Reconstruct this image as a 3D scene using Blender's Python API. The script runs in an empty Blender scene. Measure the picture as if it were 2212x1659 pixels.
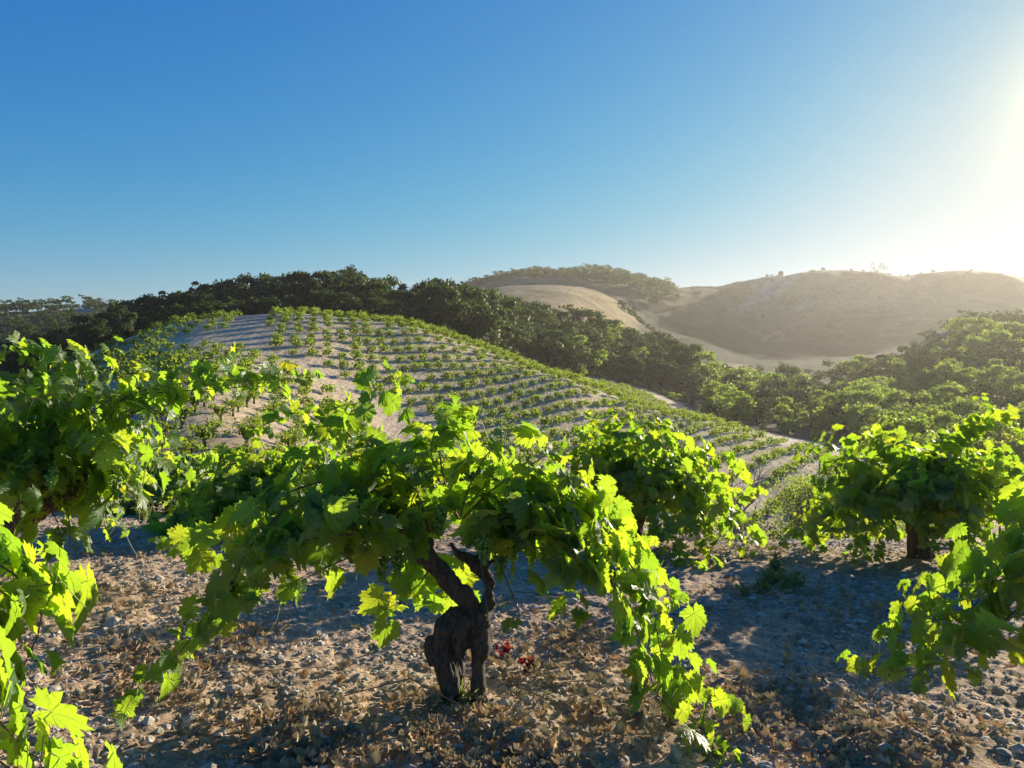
import bpy, math, random
import numpy as np
from mathutils import Vector, Matrix
random.seed(7); rng = np.random.default_rng(7)
C = bpy.context.scene
COL = C.collection
R = math.radians
F = 739.6            # focal length in pixels of a 1024 wide picture
VH = 345.0           # eye level row
K = 1024/2212.0

# ---------------------------------------------------------------- camera
cd = bpy.data.cameras.new('camera'); cam = bpy.data.objects.new('camera', cd); COL.objects.link(cam)
cam.location = (0, 0, 0); cam.rotation_euler = (R(90), 0, 0)
cd.sensor_width = 36; cd.lens = 26; cd.shift_y = -(384-VH)/1024
cd.clip_start = 0.05; cd.clip_end = 6000
C.camera = cam
# ---------------------------------------------------------------- light
SUN_EL, SUN_AZ = R(11.6), R(42.5)        # azimuth from +Y towards +X
w = bpy.data.worlds.new('World'); C.world = w; w.use_nodes = True
nt = w.node_tree; bg = nt.nodes['Background']
sky = nt.nodes.new('ShaderNodeTexSky'); sky.sky_type = 'NISHITA'; sky.sun_disc = False
sky.sun_elevation = SUN_EL; sky.sun_rotation = SUN_AZ
sky.altitude = 300; sky.air_density = 1.0; sky.dust_density = 0.3; sky.ozone_density = 3.0
hs = nt.nodes.new('ShaderNodeHueSaturation'); hs.inputs['Saturation'].default_value = 1.25; nt.links.new(sky.outputs[0], hs.inputs['Color'])
sp = nt.nodes.new('ShaderNodeSeparateColor'); cb = nt.nodes.new('ShaderNodeCombineColor'); nt.links.new(hs.outputs[0], sp.inputs[0])
for i_, (k_, p_) in enumerate(((0.92, 1.32), (0.92, 0.90), (1.28, 0.72))):      # deeper blue aloft, softer glare round the sun
    a_ = nt.nodes.new('ShaderNodeMath'); a_.operation = 'MULTIPLY'; a_.inputs[1].default_value = 0.1364; nt.links.new(sp.outputs[i_], a_.inputs[0])
    b_ = nt.nodes.new('ShaderNodeMath'); b_.operation = 'POWER'; b_.inputs[1].default_value = p_; nt.links.new(a_.outputs[0], b_.inputs[0])
    c_ = nt.nodes.new('ShaderNodeMath'); c_.operation = 'MULTIPLY'; c_.inputs[1].default_value = k_/0.1364; nt.links.new(b_.outputs[0], c_.inputs[0])
    q_ = nt.nodes.new('ShaderNodeMath'); q_.operation = 'DIVIDE'; q_.inputs[1].default_value = (.47, .62, .71)[i_]/0.1364; nt.links.new(c_.outputs[0], q_.inputs[0])
    f_ = nt.nodes.new('ShaderNodeMath'); f_.operation = 'POWER'; f_.inputs[1].default_value = 3; nt.links.new(q_.outputs[0], f_.inputs[0])
    d_ = nt.nodes.new('ShaderNodeMath'); d_.operation = 'ADD'; d_.inputs[1].default_value = 1; nt.links.new(f_.outputs[0], d_.inputs[0])
    g_ = nt.nodes.new('ShaderNodeMath'); g_.operation = 'POWER'; g_.inputs[1].default_value = 1/3; nt.links.new(d_.outputs[0], g_.inputs[0])
    e_ = nt.nodes.new('ShaderNodeMath'); e_.operation = 'DIVIDE'; nt.links.new(c_.outputs[0], e_.inputs[0]); nt.links.new(g_.outputs[0], e_.inputs[1]); nt.links.new(e_.outputs[0], cb.inputs[i_])
# warm aureole round the sun's direction
SUN = Vector((math.sin(SUN_AZ)*math.cos(SUN_EL), math.cos(SUN_AZ)*math.cos(SUN_EL), math.sin(SUN_EL)))
tcw = nt.nodes.new('ShaderNodeTexCoord'); dt = nt.nodes.new('ShaderNodeVectorMath'); dt.operation = 'DOT_PRODUCT'; dt.inputs[1].default_value = Vector((math.sin(R(41.5))*math.cos(R(14)), math.cos(R(41.5))*math.cos(R(14)), math.sin(R(14)))); nt.links.new(tcw.outputs['Generated'], dt.inputs[0])
acc = cb.outputs[0]
for pw_, col_ in ((240, (.85, .66, .20)), (30, (.10, .07, .0))):
    p1 = nt.nodes.new('ShaderNodeMath'); p1.operation = 'MAXIMUM'; p1.inputs[1].default_value = 0; nt.links.new(dt.outputs['Value'], p1.inputs[0])
    p2 = nt.nodes.new('ShaderNodeMath'); p2.operation = 'POWER'; p2.inputs[1].default_value = pw_; nt.links.new(p1.outputs[0], p2.inputs[0])
    vs = nt.nodes.new('ShaderNodeVectorMath'); vs.operation = 'SCALE'; vs.inputs[0].default_value = tuple(c/0.1364*1.5 for c in col_); nt.links.new(p2.outputs[0], vs.inputs['Scale'])
    va = nt.nodes.new('ShaderNodeVectorMath'); va.operation = 'ADD'; nt.links.new(acc, va.inputs[0]); nt.links.new(vs.outputs[0], va.inputs[1]); acc = va.outputs[0]
nt.links.new(acc, bg.inputs[0]); bg.inputs[1].default_value = 0.063
sd = bpy.data.lights.new('sun', 'SUN'); sd.energy = 5.0; sd.angle = R(0.5); sd.color = (1.0, 0.88, 0.70)
so = bpy.data.objects.new('sun', sd); COL.objects.link(so)
SUN = Vector((math.sin(SUN_AZ)*math.cos(SUN_EL), math.cos(SUN_AZ)*math.cos(SUN_EL), math.sin(SUN_EL)))
so.rotation_euler = SUN.to_track_quat('Z', 'Y').to_euler(); so.location = (30, 40, 40)
C.view_settings.view_transform = 'Standard'; C.view_settings.look = 'None'
C.view_settings.exposure = 1.14; C.view_settings.gamma = 1
C.cycles.max_bounces = 8; C.cycles.volume_bounces = 0; C.cycles.transparent_max_bounces = 4
HAZE_DENSITY = 0.00019; HAZE_G = 0.52
sunv = np.array(SUN)

# ---------------------------------------------------------------- helpers
def tag(o, label=None, cat=None, group=None, kind=None):
    if label: o['label'] = label
    if cat: o['category'] = cat
    if group: o['group'] = group
    if kind: o['kind'] = kind
    return o
def empty(name, loc, rz=0):
    o = bpy.data.objects.new(name, None); COL.objects.link(o); o.location = loc; o.rotation_euler = (0, 0, rz)
    o.empty_display_size = 0.2
    return o
def mesh_np(name, v, f, mats=None, smooth=False, attrs=None, uv=None, mi=None):
    """v (n,3), f list/array of equal sized faces or list of arrays"""
    me = bpy.data.meshes.new(name)
    v = np.asarray(v, np.float32)
    fl = [np.asarray(a, np.int32) for a in (f if isinstance(f, list) else [f]) if len(a)]
    loops = np.concatenate([a.ravel() for a in fl]); tot = np.concatenate([np.full(len(a), a.shape[1], np.int32) for a in fl])
    st = np.concatenate([[0], np.cumsum(tot)[:-1]]).astype(np.int32)
    me.vertices.add(len(v)); me.vertices.foreach_set('co', v.ravel())
    me.loops.add(len(loops)); me.loops.foreach_set('vertex_index', loops)
    me.polygons.add(len(tot)); me.polygons.foreach_set('loop_start', st); me.polygons.foreach_set('loop_total', tot)
    if mi is not None: me.polygons.foreach_set('material_index', np.asarray(mi, np.int32))
    me.polygons.foreach_set('use_smooth', np.full(len(tot), smooth))
    me.update(calc_edges=True)
    if attrs:
        for k, a in attrs.items():
            a = np.asarray(a, np.float32)
            if a.ndim == 1:
                at = me.attributes.new(k, 'FLOAT', 'POINT'); at.data.foreach_set('value', a)
            else:
                at = me.attributes.new(k, 'FLOAT_COLOR', 'POINT')
                if a.shape[1] == 3: a = np.c_[a, np.ones(len(a))]
                at.data.foreach_set('color', a.astype(np.float32).ravel())
    for m in (mats or []): me.materials.append(m)
    return me
def add(name, me, parent=None, loc=None, rot=None):
    o = bpy.data.objects.new(name, me); COL.objects.link(o)
    if parent is not None: o.parent = parent
    if loc is not None: o.location = loc
    if rot is not None: o.rotation_euler = rot
    return o
def hash2(ix, iy, s):
    h = (ix.astype(np.int64)*374761393 + iy.astype(np.int64)*668265263 + s*1442695041) & 0x7fffffff
    h = ((h ^ (h >> 13))*1274126177) & 0x7fffffff
    return ((h ^ (h >> 16)) & 0xffff)/65535.0
def vnoise(x, y, s=0):
    ix = np.floor(x); iy = np.floor(y); fx = x-ix; fy = y-iy
    fx = fx*fx*(3-2*fx); fy = fy*fy*(3-2*fy)
    a = hash2(ix, iy, s); b = hash2(ix+1, iy, s); c = hash2(ix, iy+1, s); d = hash2(ix+1, iy+1, s)
    return (a*(1-fx)+b*fx)*(1-fy)+(c*(1-fx)+d*fx)*fy*1.0 if False else ((a*(1-fx)+b*fx)*(1-fy)+(c*(1-fx)+d*fx)*fy)-0.5
def fbm(x, y, o=4, s=0):
    r = 0; a = 1.0
    for i in range(o):
        r = r+a*vnoise(x*2**i+13.7*i, y*2**i-7.1*i, s+i); a *= 0.5
    return r
def vn3(p, s=0):      # cheap 3d-ish noise for displacement
    x, y, z = p[:, 0], p[:, 1], p[:, 2]
    return (vnoise(x+z*0.7, y+3.1*s, s)+vnoise(y-z*0.9, z+1.7*s+x*.3, s+5)+vnoise(z+x*0.8, x-y*.6, s+9))*0.8
def sstep(a, b, x):
    t = np.clip((x-a)/(b-a), 0, 1); return t*t*(3-2*t)

# ---------------------------------------------------------------- terrain
def plane(x, y): return -1.2-0.03*x-0.08*y
COLS = {
 -200: [(12,520),(20,540),(40,480),(60,450),(100,420),(150,385),(220,360),(350,330),(600,335)],
 0:   [(12,508),(20,515),(35,460),(55,415),(75,398),(110,400),(160,375),(250,335),(380,312),(600,335)],
 100: [(12,506),(20,520),(32,458),(46,412),(70,372),(96,348),(112,352),(135,358),(180,350),(260,332),(380,314),(600,335)],
 200: [(12,505),(20,525),(31,455),(39,419),(58,378),(80,342),(102,319),(118,322),(140,326),(200,332),(300,335),(600,337)],
 290: [(12,505),(20,530),(38,450),(50,425),(70,375),(90,330),(107,313),(125,317),(150,322),(200,332),(600,337)],
 400: [(12,510),(20,540),(40,478),(58,462),(75,410),(95,355),(113,323),(135,330),(165,330),(220,325),(350,322),(600,332)],
 500: [(12,520),(20,545),(40,495),(60,466),(80,420),(100,375),(120,354),(145,362),(175,352),(230,322),(300,300),(400,285),(480,290),(600,280),(800,287)],
 560: [(12,535),(20,555),(40,520),(62,480),(76,440),(92,398),(106,376),(130,385),(165,375),(190,362),(240,332),(310,305),(400,284),(460,290),(600,276),(800,283)],
 620: [(12,540),(20,560),(40,535),(62,490),(76,455),(92,420),(106,398),(130,403),(180,385),(220,367),(280,345),(350,318),(400,303),(460,308),(600,277),(800,287)],
 650: [(12,541),(20,565),(40,545),(60,500),(75,462),(91,428),(104,410),(130,412),(185,391),(230,374),(300,355),(370,335),(420,336),(500,320),(650,286),(800,292)],
 700: [(12,542),(20,570),(38,555),(55,505),(68,466),(82,437),(96,422),(120,420),(150,414),(190,402),(240,384),(300,368),(380,354),(450,340),(550,312),(700,287),(900,297)],
 760: [(12,542),(20,575),(35,562),(50,535),(62,495),(74,460),(86,442),(98,436),(125,431),(150,425),(200,402),(260,382),(330,366),(420,357),(520,340),(620,305),(700,277),(900,290)],
 833: [(12,542),(20,575),(35,562),(50,536),(62,500),(76,466),(90,450),(105,446),(125,440),(160,422),(220,392),(300,368),(400,357),(500,345),(600,305),(700,270),(900,290)],
 900: [(12,542),(20,575),(35,562),(50,538),(65,500),(80,472),(100,457),(120,446),(160,418),(200,392),(260,364),(320,350),(400,352),(500,342),(600,300),(700,274),(900,290)],
 963: [(12,541),(20,532),(40,512),(60,490),(80,470),(110,450),(150,412),(200,372),(260,334),(295,322),(360,340),(480,338),(600,300),(700,271),(900,290)],
 1024:[(12,541),(20,532),(40,512),(60,490),(90,460),(120,435),(170,388),(230,345),(290,323),(360,338),(480,337),(600,300),(700,275),(900,295)],
 1250:[(12,545),(20,540),(40,515),(60,495),(90,465),(120,440),(170,400),(230,355),(290,330),(360,345),(480,340),(600,305),(700,282),(900,300)],
}
LG = np.linspace(math.log(0.8), math.log(1300), 420)
def pchip(xk, yk, x):
    xk = np.array(xk, float); yk = np.array(yk, float)
    h = np.diff(xk); d = np.diff(yk)/h; m = np.zeros_like(yk)
    for i in range(1, len(xk)-1):
        if d[i-1]*d[i] > 0:
            w1 = 2*h[i]+h[i-1]; w2 = h[i]+2*h[i-1]; m[i] = (w1+w2)/(w1/d[i-1]+w2/d[i])
    m[0] = d[0]; m[-1] = d[-1]
    i = np.clip(np.searchsorted(xk, x)-1, 0, len(xk)-2); t = (x-xk[i])/h[i]
    t = np.clip(t, 0, 1)
    return ((2*t**3-3*t**2+1)*yk[i]+(t**3-2*t**2+t)*h[i]*m[i]+(-2*t**3+3*t**2)*yk[i+1]+(t**3-t**2)*h[i]*m[i+1])
us = sorted(COLS); prof = []
for u in us:
    k = [(Y, plane((u-512)/F*Y, Y)) for Y in (0.8, 3, 6)] + [(Y, -(v-VH)/F*Y) for Y, v in COLS[u]]
    k.append((1300, k[-1][1]-20))
    prof.append(pchip([math.log(a) for a, _ in k], [b for _, b in k], LG))
prof = np.array(prof)
UG = np.arange(-200, 1251, 5.0)
TAB = np.array([pchip(us, prof[:, j], UG) for j in range(len(LG))])     # [logY, u]
kern = np.exp(-0.5*(np.arange(-6, 7)/2.6)**2); kern /= kern.sum()
TAB = np.array([np.convolve(np.pad(r, 6, 'edge'), kern, 'valid') for r in TAB])
k2 = np.exp(-0.5*(np.arange(-4, 5)/1.5)**2); k2 /= k2.sum()
TAB = np.array([np.convolve(np.pad(r, 4, 'edge'), k2, 'valid') for r in TAB.T]).T
def H0(x, y):
    x = np.asarray(x, float); y = np.asarray(y, float)
    Ye = np.maximum(np.maximum(y, 0.8), 0.35*np.hypot(x, y))
    u = np.clip(512+F*x/Ye, -200, 1249.9); lg = np.clip(np.log(Ye), LG[0], LG[-1]-1e-6)
    a = (u+200)/5; ia = np.clip(a.astype(int), 0, len(UG)-2); fa = a-ia
    b = (lg-LG[0])/(LG[1]-LG[0]); ib = np.clip(b.astype(int), 0, len(LG)-2); fb = b-ib
    t = (TAB[ib, ia]*(1-fa)+TAB[ib, ia+1]*fa)*(1-fb)+(TAB[ib+1, ia]*(1-fa)+TAB[ib+1, ia+1]*fa)*fb
    m = sstep(4.0, 9.0, Ye); m = np.where(y < 0, sstep(8, 60, np.hypot(x, y))*0.5, m)
    return plane(np.clip(x, -25, 25), np.clip(y, -30, 30))*(1-m)+t*m
def H(x, y):
    x = np.asarray(x, float); y = np.asarray(y, float); r = np.hypot(x, y)
    z = H0(x, y)
    z = z+0.10*fbm(x*0.35, y*0.35, 3, 3)*sstep(1, 6, r)*(1-sstep(150, 300, r))
    z = z+5.5*fbm(x*0.016, y*0.016, 5, 8)*sstep(280, 520, r)-3.0*np.abs(fbm(x*.03, y*.012, 3, 28))*sstep(400, 560, r)+0.5*fbm(x*.08, y*.08, 4, 18)*sstep(120, 300, r)
    return z
def hz(x, y): return float(H(np.array([x]), np.array([y]))[0])
def P(px, py, Y):     # pixel of the 2212 wide view + depth -> point
    return Vector(((px*K-512)/F*Y, Y, -(py*K-VH)/F*Y))

# ---------------------------------------------------------------- materials
def newmat(name):
    m = bpy.data.materials.new(name); m.use_nodes = True; n = m.node_tree.nodes; n.clear()
    out = n.new('ShaderNodeOutputMaterial'); return m, m.node_tree, out
def N(t, typ, **kw):
    n = t.nodes.new('ShaderNode'+typ)
    for k, v in kw.items():
        if k[0] == 'i' and k[1:].isdigit(): n.inputs[int(k[1:])].default_value = v
        elif hasattr(n, k): setattr(n, k, v)
        else: n.inputs[k.replace('_', ' ')].default_value = v
    return n
def ramp(t, fac, stops):
    n = t.nodes.new('ShaderNodeValToRGB'); e = n.color_ramp.elements
    while len(e) > 1: e.remove(e[-1])
    e[0].position = stops[0][0]; e[0].color = (*stops[0][1], 1)
    for p, c in stops[1:]:
        q = e.new(p); q.color = (*c, 1)
    t.links.new(fac, n.inputs[0]); return n.outputs[0]
def mathn(t, op, a, b=None, c=None):
    n = t.nodes.new('ShaderNodeMath'); n.operation = op
    for i, s in enumerate((a, b, c)):
        if s is None: continue
        if isinstance(s, (int, float)): n.inputs[i].default_value = s
        else: t.links.new(s, n.inputs[i])
    return n.outputs[0]
def mixc(t, fac, a, b, mode='MIX'):
    n = t.nodes.new('ShaderNodeMix'); n.data_type = 'RGBA'; n.blend_type = mode
    for s, i in ((fac, 0), (a, 6), (b, 7)):
        if isinstance(s, (int, float)): n.inputs[i].default_value = s
        elif isinstance(s, tuple): n.inputs[i].default_value = (*s, 1)
        else: t.links.new(s, n.inputs[i])
    return n.outputs[2]

def leaf_mat(name, front, back, trans, veins=True, tmix=0.5, rough=0.42, spec=0.5):
    m, t, out = newmat(name); L = t.links
    at = N(t, 'Attribute', attribute_name='lv'); lv = at.outputs['Fac']
    geo = N(t, 'NewGeometry')
    col = mixc(t, geo.outputs['Backfacing'], front, back)
    hue = ramp(t, lv, [(0, (0.6, 0.72, 0.85)), (0.3, (.85, .95, 1)), (0.6, (1.15, 1.05, 1)), (0.86, (1.35, 1.15, 0.8)), (0.93, (1.6, 1.2, 0.7)), (1, (2.6, 1.15, 0.7))])
    col = mixc(t, 1.0, col, hue, 'MULTIPLY')
    tr = mixc(t, 1.0, trans, ramp(t, lv, [(0, (0.62, 0.82, 0.8)), (0.5, (0.95, 1, 1)), (0.9, (1.25, 1.08, 1)), (1, (1.5, 0.75, 0.8))]), 'MULTIPLY')
    bump = None
    if veins:
        lq = N(t, 'Attribute', attribute_name='luv'); vm = N(t, 'VectorMath', operation='ADD'); L.new(lq.outputs['Color'], vm.inputs[0]); L.new(mathn(t, 'MULTIPLY', lv, 61.0), vm.inputs[1])
        nb = N(t, 'TexNoise', i2=2.6, i3=4.0, i4=0.6); L.new(vm.outputs[0], nb.inputs['Vector'])
        sq = N(t, 'VectorMath', operation='LENGTH'); L.new(lq.outputs['Color'], sq.inputs[0])
        edge = mathn(t, 'ADD', nb.outputs[0], mathn(t, 'MULTIPLY', mathn(t, 'SUBTRACT', sq.outputs['Value'], 0.6), 0.16))
        spot = N(t, 'MapRange'); L.new(edge, spot.inputs[0]); spot.inputs[1].default_value = 0.655; spot.inputs[2].default_value = 0.69; spot.inputs[3].default_value = 0; spot.inputs[4].default_value = 0.85
        pale = N(t, 'MapRange'); L.new(nb.outputs[0], pale.inputs[0]); pale.inputs[1].default_value = 0.3; pale.inputs[2].default_value = 0.7; pale.inputs[3].default_value = 0.72; pale.inputs[4].default_value = 1.25
        sc_ = N(t, 'VectorMath', operation='SCALE'); L.new(col, sc_.inputs[0]); L.new(pale.outputs[0], sc_.inputs['Scale']); col = mixc(t, spot.outputs[0], sc_.outputs[0], (0.16, 0.10, 0.04))
        tr = mixc(t, spot.outputs[0], tr, (0.22, 0.12, 0.03))
        lu = N(t, 'Attribute', attribute_name='luv'); sp = N(t, 'SeparateColor'); L.new(lu.outputs['Color'], sp.inputs[0])
        x = mathn(t, 'ABSOLUTE', sp.outputs[0]); y = sp.outputs[1]; dmin = None; side = None
        for a in (0, 48, 100):
            ca, sa = math.cos(R(a)), math.sin(R(a))
            d = mathn(t, 'ABSOLUTE', mathn(t, 'SUBTRACT', mathn(t, 'MULTIPLY', x, ca), mathn(t, 'MULTIPLY', y, sa)))
            dot = mathn(t, 'ADD', mathn(t, 'MULTIPLY', x, sa), mathn(t, 'MULTIPLY', y, ca))
            d = mathn(t, 'ADD', d, mathn(t, 'MULTIPLY', mathn(t, 'LESS_THAN', dot, 0.0), 1.0))
            stripe = mathn(t, 'ABSOLUTE', mathn(t, 'SINE', mathn(t, 'MULTIPLY', mathn(t, 'SUBTRACT', dot, mathn(t, 'MULTIPLY', d, 0.8)), 17.0)))
            if dmin is None: dmin, side = d, stripe
            else:
                sel = mathn(t, 'LESS_THAN', d, dmin)
                side = mathn(t, 'ADD', mathn(t, 'MULTIPLY', sel, stripe), mathn(t, 'MULTIPLY', mathn(t, 'SUBTRACT', 1.0, sel), side))
                dmin = mathn(t, 'MINIMUM', d, dmin)
        mr = N(t, 'MapRange'); L.new(dmin, mr.inputs[0]); mr.inputs[1].default_value = 0.008; mr.inputs[2].default_value = 0.03; mr.inputs[3].default_value = 1; mr.inputs[4].default_value = 0
        mr2 = N(t, 'MapRange'); L.new(side, mr2.inputs[0]); mr2.inputs[1].default_value = 0.0; mr2.inputs[2].default_value = 0.22; mr2.inputs[3].default_value = 0.55; mr2.inputs[4].default_value = 0
        vein = mathn(t, 'MAXIMUM', mr.outputs[0], mr2.outputs[0])
        col = mixc(t, mathn(t, 'MULTIPLY', vein, 0.6), col, (0.22, 0.30, 0.10))
        tr = mixc(t, mathn(t, 'MULTIPLY', vein, 0.45), tr, (0.30, 0.42, 0.05))
        ns = N(t, 'TexNoise', i2=9.0, i3=4.0); L.new(lu.outputs['Color'], ns.inputs['Vector'])
        tr = mixc(t, mathn(t, 'MULTIPLY', ns.outputs[0], 0.5), tr, mixc(t, 1.0, tr, (0.6, 0.72, 0.6), 'MULTIPLY'))
        bp = N(t, 'Bump', i0=0.5, i1=0.004); L.new(mathn(t, 'ADD', vein, mathn(t, 'MULTIPLY', ns.outputs[0], 0.9)), bp.inputs['Height']); bump = bp.outputs[0]
    pb = N(t, 'BsdfPrincipled'); L.new(col, pb.inputs['Base Color']); pb.inputs['Roughness'].default_value = rough
    pb.inputs['Specular IOR Level'].default_value = spec
    tb = N(t, 'BsdfTranslucent'); L.new(tr, tb.inputs[0])
    if bump: L.new(bump, pb.inputs['Normal']); L.new(bump, tb.inputs['Normal'])
    mx = N(t, 'MixShader', i0=tmix); L.new(pb.outputs[0], mx.inputs[1]); L.new(tb.outputs[0], mx.inputs[2]); L.new(mx.outputs[0], out.inputs[0])
    return m
M = {}
M['vine_leaf'] = leaf_mat('vine_leaf', (0.040, 0.100, 0.022), (0.085, 0.145, 0.055), (0.60, 0.80, 0.035))
M['vine_far'] = leaf_mat('vine_far', (0.055, 0.105, 0.02), (0.07, 0.12, 0.025), (0.42, 0.54, 0.03), veins=False, tmix=0.45, rough=0.6, spec=0.3)
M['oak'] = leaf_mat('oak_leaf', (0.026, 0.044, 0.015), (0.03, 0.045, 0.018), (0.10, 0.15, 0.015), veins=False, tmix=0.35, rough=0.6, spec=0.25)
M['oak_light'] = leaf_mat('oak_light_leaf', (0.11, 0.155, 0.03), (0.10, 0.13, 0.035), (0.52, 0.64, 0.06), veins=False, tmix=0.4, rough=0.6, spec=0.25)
M['grass'] = leaf_mat('grass_blade', (0.10, 0.15, 0.04), (0.10, 0.15, 0.05), (0.30, 0.36, 0.06), veins=False, tmix=0.4, rough=0.6)
M['dry_leaf'] = leaf_mat('dry_leaf', (0.40, 0.31, 0.20), (0.44, 0.36, 0.25), (0.36, 0.25, 0.12), veins=False, tmix=0.22, rough=0.75, spec=0.2)
M['red_leaf'] = leaf_mat('red_leaf', (0.16, 0.014, 0.012), (0.14, 0.02, 0.015), (0.30, 0.02, 0.015), veins=False, tmix=0.4, rough=0.6)

def bark_mat(name, c1, c2, scale=60, bump=0.01, stretch=4):
    m, t, out = newmat(name); L = t.links
    tc = N(t, 'TexCoord'); mp = N(t, 'Mapping'); L.new(tc.outputs['Object'], mp.inputs[0]); mp.inputs['Scale'].default_value = (stretch, stretch, 1)
    n1 = N(t, 'TexNoise', i2=scale/4, i3=6.0, i4=0.7); L.new(mp.outputs[0], n1.inputs['Vector'])
    n1.inputs['Distortion'].default_value = 1.2
    n2 = N(t, 'TexNoise', i2=scale*2.5, i3=3.0); L.new(tc.outputs['Object'], n2.inputs['Vector'])
    f = mathn(t, 'ADD', mathn(t, 'MULTIPLY', n1.outputs[0], 0.75), mathn(t, 'MULTIPLY', n2.outputs[0], 0.25))
    pb = N(t, 'BsdfPrincipled'); pb.inputs['Roughness'].default_value = 0.9; pb.inputs['Specular IOR Level'].default_value = 0.2
    L.new(ramp(t, f, [(0.32, c1), (0.5, c2), (0.68, tuple(min(1, c*1.9) for c in c2))]), pb.inputs['Base Color'])
    b = N(t, 'Bump', i0=0.9, i1=bump); L.new(f, b.inputs['Height']); L.new(b.outputs[0], pb.inputs['Normal'])
    L.new(pb.outputs[0], out.inputs[0]); return m
M['bark'] = bark_mat('vine_bark', (0.022, 0.018, 0.015), (0.10, 0.08, 0.066), 60, 0.02, 4)
M['cane'] = bark_mat('vine_cane', (0.10, 0.05, 0.03), (0.22, 0.13, 0.07), 80, 0.002, 2)
M['green_cane'] = bark_mat('green_cane', (0.16, 0.24, 0.05), (0.28, 0.36, 0.09), 80, 0.001, 2)
M['tree_bark'] = bark_mat('tree_bark', (0.04, 0.03, 0.025), (0.12, 0.10, 0.08), 6, 0.03, 3)
M['dead_wood'] = bark_mat('dead_wood', (0.12, 0.095, 0.08), (0.24, 0.20, 0.17), 8, 0.02, 3)
M['twig'] = bark_mat('dry_twig', (0.16, 0.09, 0.05), (0.30, 0.20, 0.12), 60, 0.001, 2)

def ground_mat():
    m, t, out = newmat('earth'); L = t.links
    at = N(t, 'Attribute', attribute_name='Col'); base = at.outputs['Color']
    kd = N(t, 'Attribute', attribute_name='near'); near = kd.outputs['Fac']
    fr = N(t, 'Attribute', attribute_name='furrow'); fw = fr.outputs['Fac']
    geo = N(t, 'NewGeometry'); pos = geo.outputs['Position']
    # fine soil grain
    n1 = N(t, 'TexNoise', i2=38.0, i3=8.0, i4=0.72); L.new(pos, n1.inputs['Vector'])
    n2 = N(t, 'TexNoise', i2=2.2, i3=6.0, i4=0.65); L.new(pos, n2.inputs['Vector'])
    n3 = N(t, 'TexNoise', i2=0.09, i3=8.0, i4=0.7); L.new(pos, n3.inputs['Vector'])
    vo = N(t, 'TexVoronoi', i2=24.0); L.new(pos, vo.inputs['Vector'])
    c = mixc(t, 1.0, base, ramp(t, n2.outputs[0], [(0.3, (0.60, 0.56, 0.52)), (0.5, (1, 1, 1)), (0.68, (1.35, 1.32, 1.28))]), 'MULTIPLY')
    fine = mixc(t, near, (1.0, 1.0, 1.0), ramp(t, n1.outputs[0], [(0.32, (0.5, 0.48, 0.46)), (0.5, (0.95, 0.95, 0.95)), (0.66, (1.5, 1.48, 1.42))]))
    c = mixc(t, 1.0, c, fine, 'MULTIPLY')
    far = mixc(t, mathn(t, 'SUBTRACT', 1.0, near), (1, 1, 1), ramp(t, n3.outputs[0], [(0.3, (0.55, 0.58, 0.55)), (0.5, (1, 1, 1)), (0.7, (1.3, 1.25, 1.15))]))
    c = mixc(t, 1.0, c, far, 'MULTIPLY')
    pb = N(t, 'BsdfPrincipled'); pb.inputs['Roughness'].default_value = 0.95; pb.inputs['Specular IOR Level'].default_value = 0.15
    L.new(c, pb.inputs['Base Color'])
    h = mathn(t, 'ADD', mathn(t, 'MULTIPLY', n1.outputs[0], 0.6), mathn(t, 'MULTIPLY', vo.outputs['Distance'], -0.35))
    b1 = N(t, 'Bump', i0=1.0, i1=0.03); L.new(mathn(t, 'MULTIPLY', h, near), b1.inputs['Height'])
    # ploughed streaks on the vineyard slope, along the rows
    mp = N(t, 'Mapping'); L.new(pos, mp.inputs[0]); mp.inputs['Rotation'].default_value = (0, 0, R(35)); mp.inputs['Scale'].default_value = (1.6, 0.12, 1)
    ns = N(t, 'TexNoise', i2=1.0, i3=5.0, i4=0.65); L.new(mp.outputs[0], ns.inputs['Vector'])
    b2 = N(t, 'Bump', i0=0.7, i1=0.22); L.new(mathn(t, 'MULTIPLY', ns.outputs[0], fw), b2.inputs['Height']); L.new(b1.outputs[0], b2.inputs['Normal'])
    n5 = N(t, 'TexNoise', i2=0.35, i3=6.0, i4=0.7); L.new(pos, n5.inputs['Vector'])
    fg = mathn(t, 'MULTIPLY', mathn(t, 'SUBTRACT', 1.0, near), mathn(t, 'SUBTRACT', 1.0, fw))
    b3 = N(t, 'Bump', i0=1.0, i1=2.2); L.new(mathn(t, 'MULTIPLY', n5.outputs[0], fg), b3.inputs['Height']); L.new(b2.outputs[0], b3.inputs['Normal'])
    L.new(b3.outputs[0], pb.inputs['Normal']); L.new(pb.outputs[0], out.inputs[0]); return m
M['ground'] = ground_mat()
def simple(name, col, rough=0.8, noise=0.3, scale=20, spec=0.3, bump=0.0):
    m, t, out = newmat(name); L = t.links
    tc = N(t, 'TexCoord'); n1 = N(t, 'TexNoise', i2=scale, i3=5.0); L.new(tc.outputs['Object'], n1.inputs['Vector'])
    pb = N(t, 'BsdfPrincipled'); pb.inputs['Roughness'].default_value = rough; pb.inputs['Specular IOR Level'].default_value = spec
    L.new(ramp(t, n1.outputs[0], [(0.3, tuple(c*(1-noise) for c in col)), (0.7, tuple(min(1, c*(1+noise)) for c in col))]), pb.inputs['Base Color'])
    if bump:
        b = N(t, 'Bump', i0=0.7, i1=bump); L.new(n1.outputs[0], b.inputs['Height']); L.new(b.outputs[0], pb.inputs['Normal'])
    L.new(pb.outputs[0], out.inputs[0]); return m
M['stone'] = simple('pale_stone', (0.44, 0.38, 0.30), 0.9, 0.35, 30, 0.2, 0.01)
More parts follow.
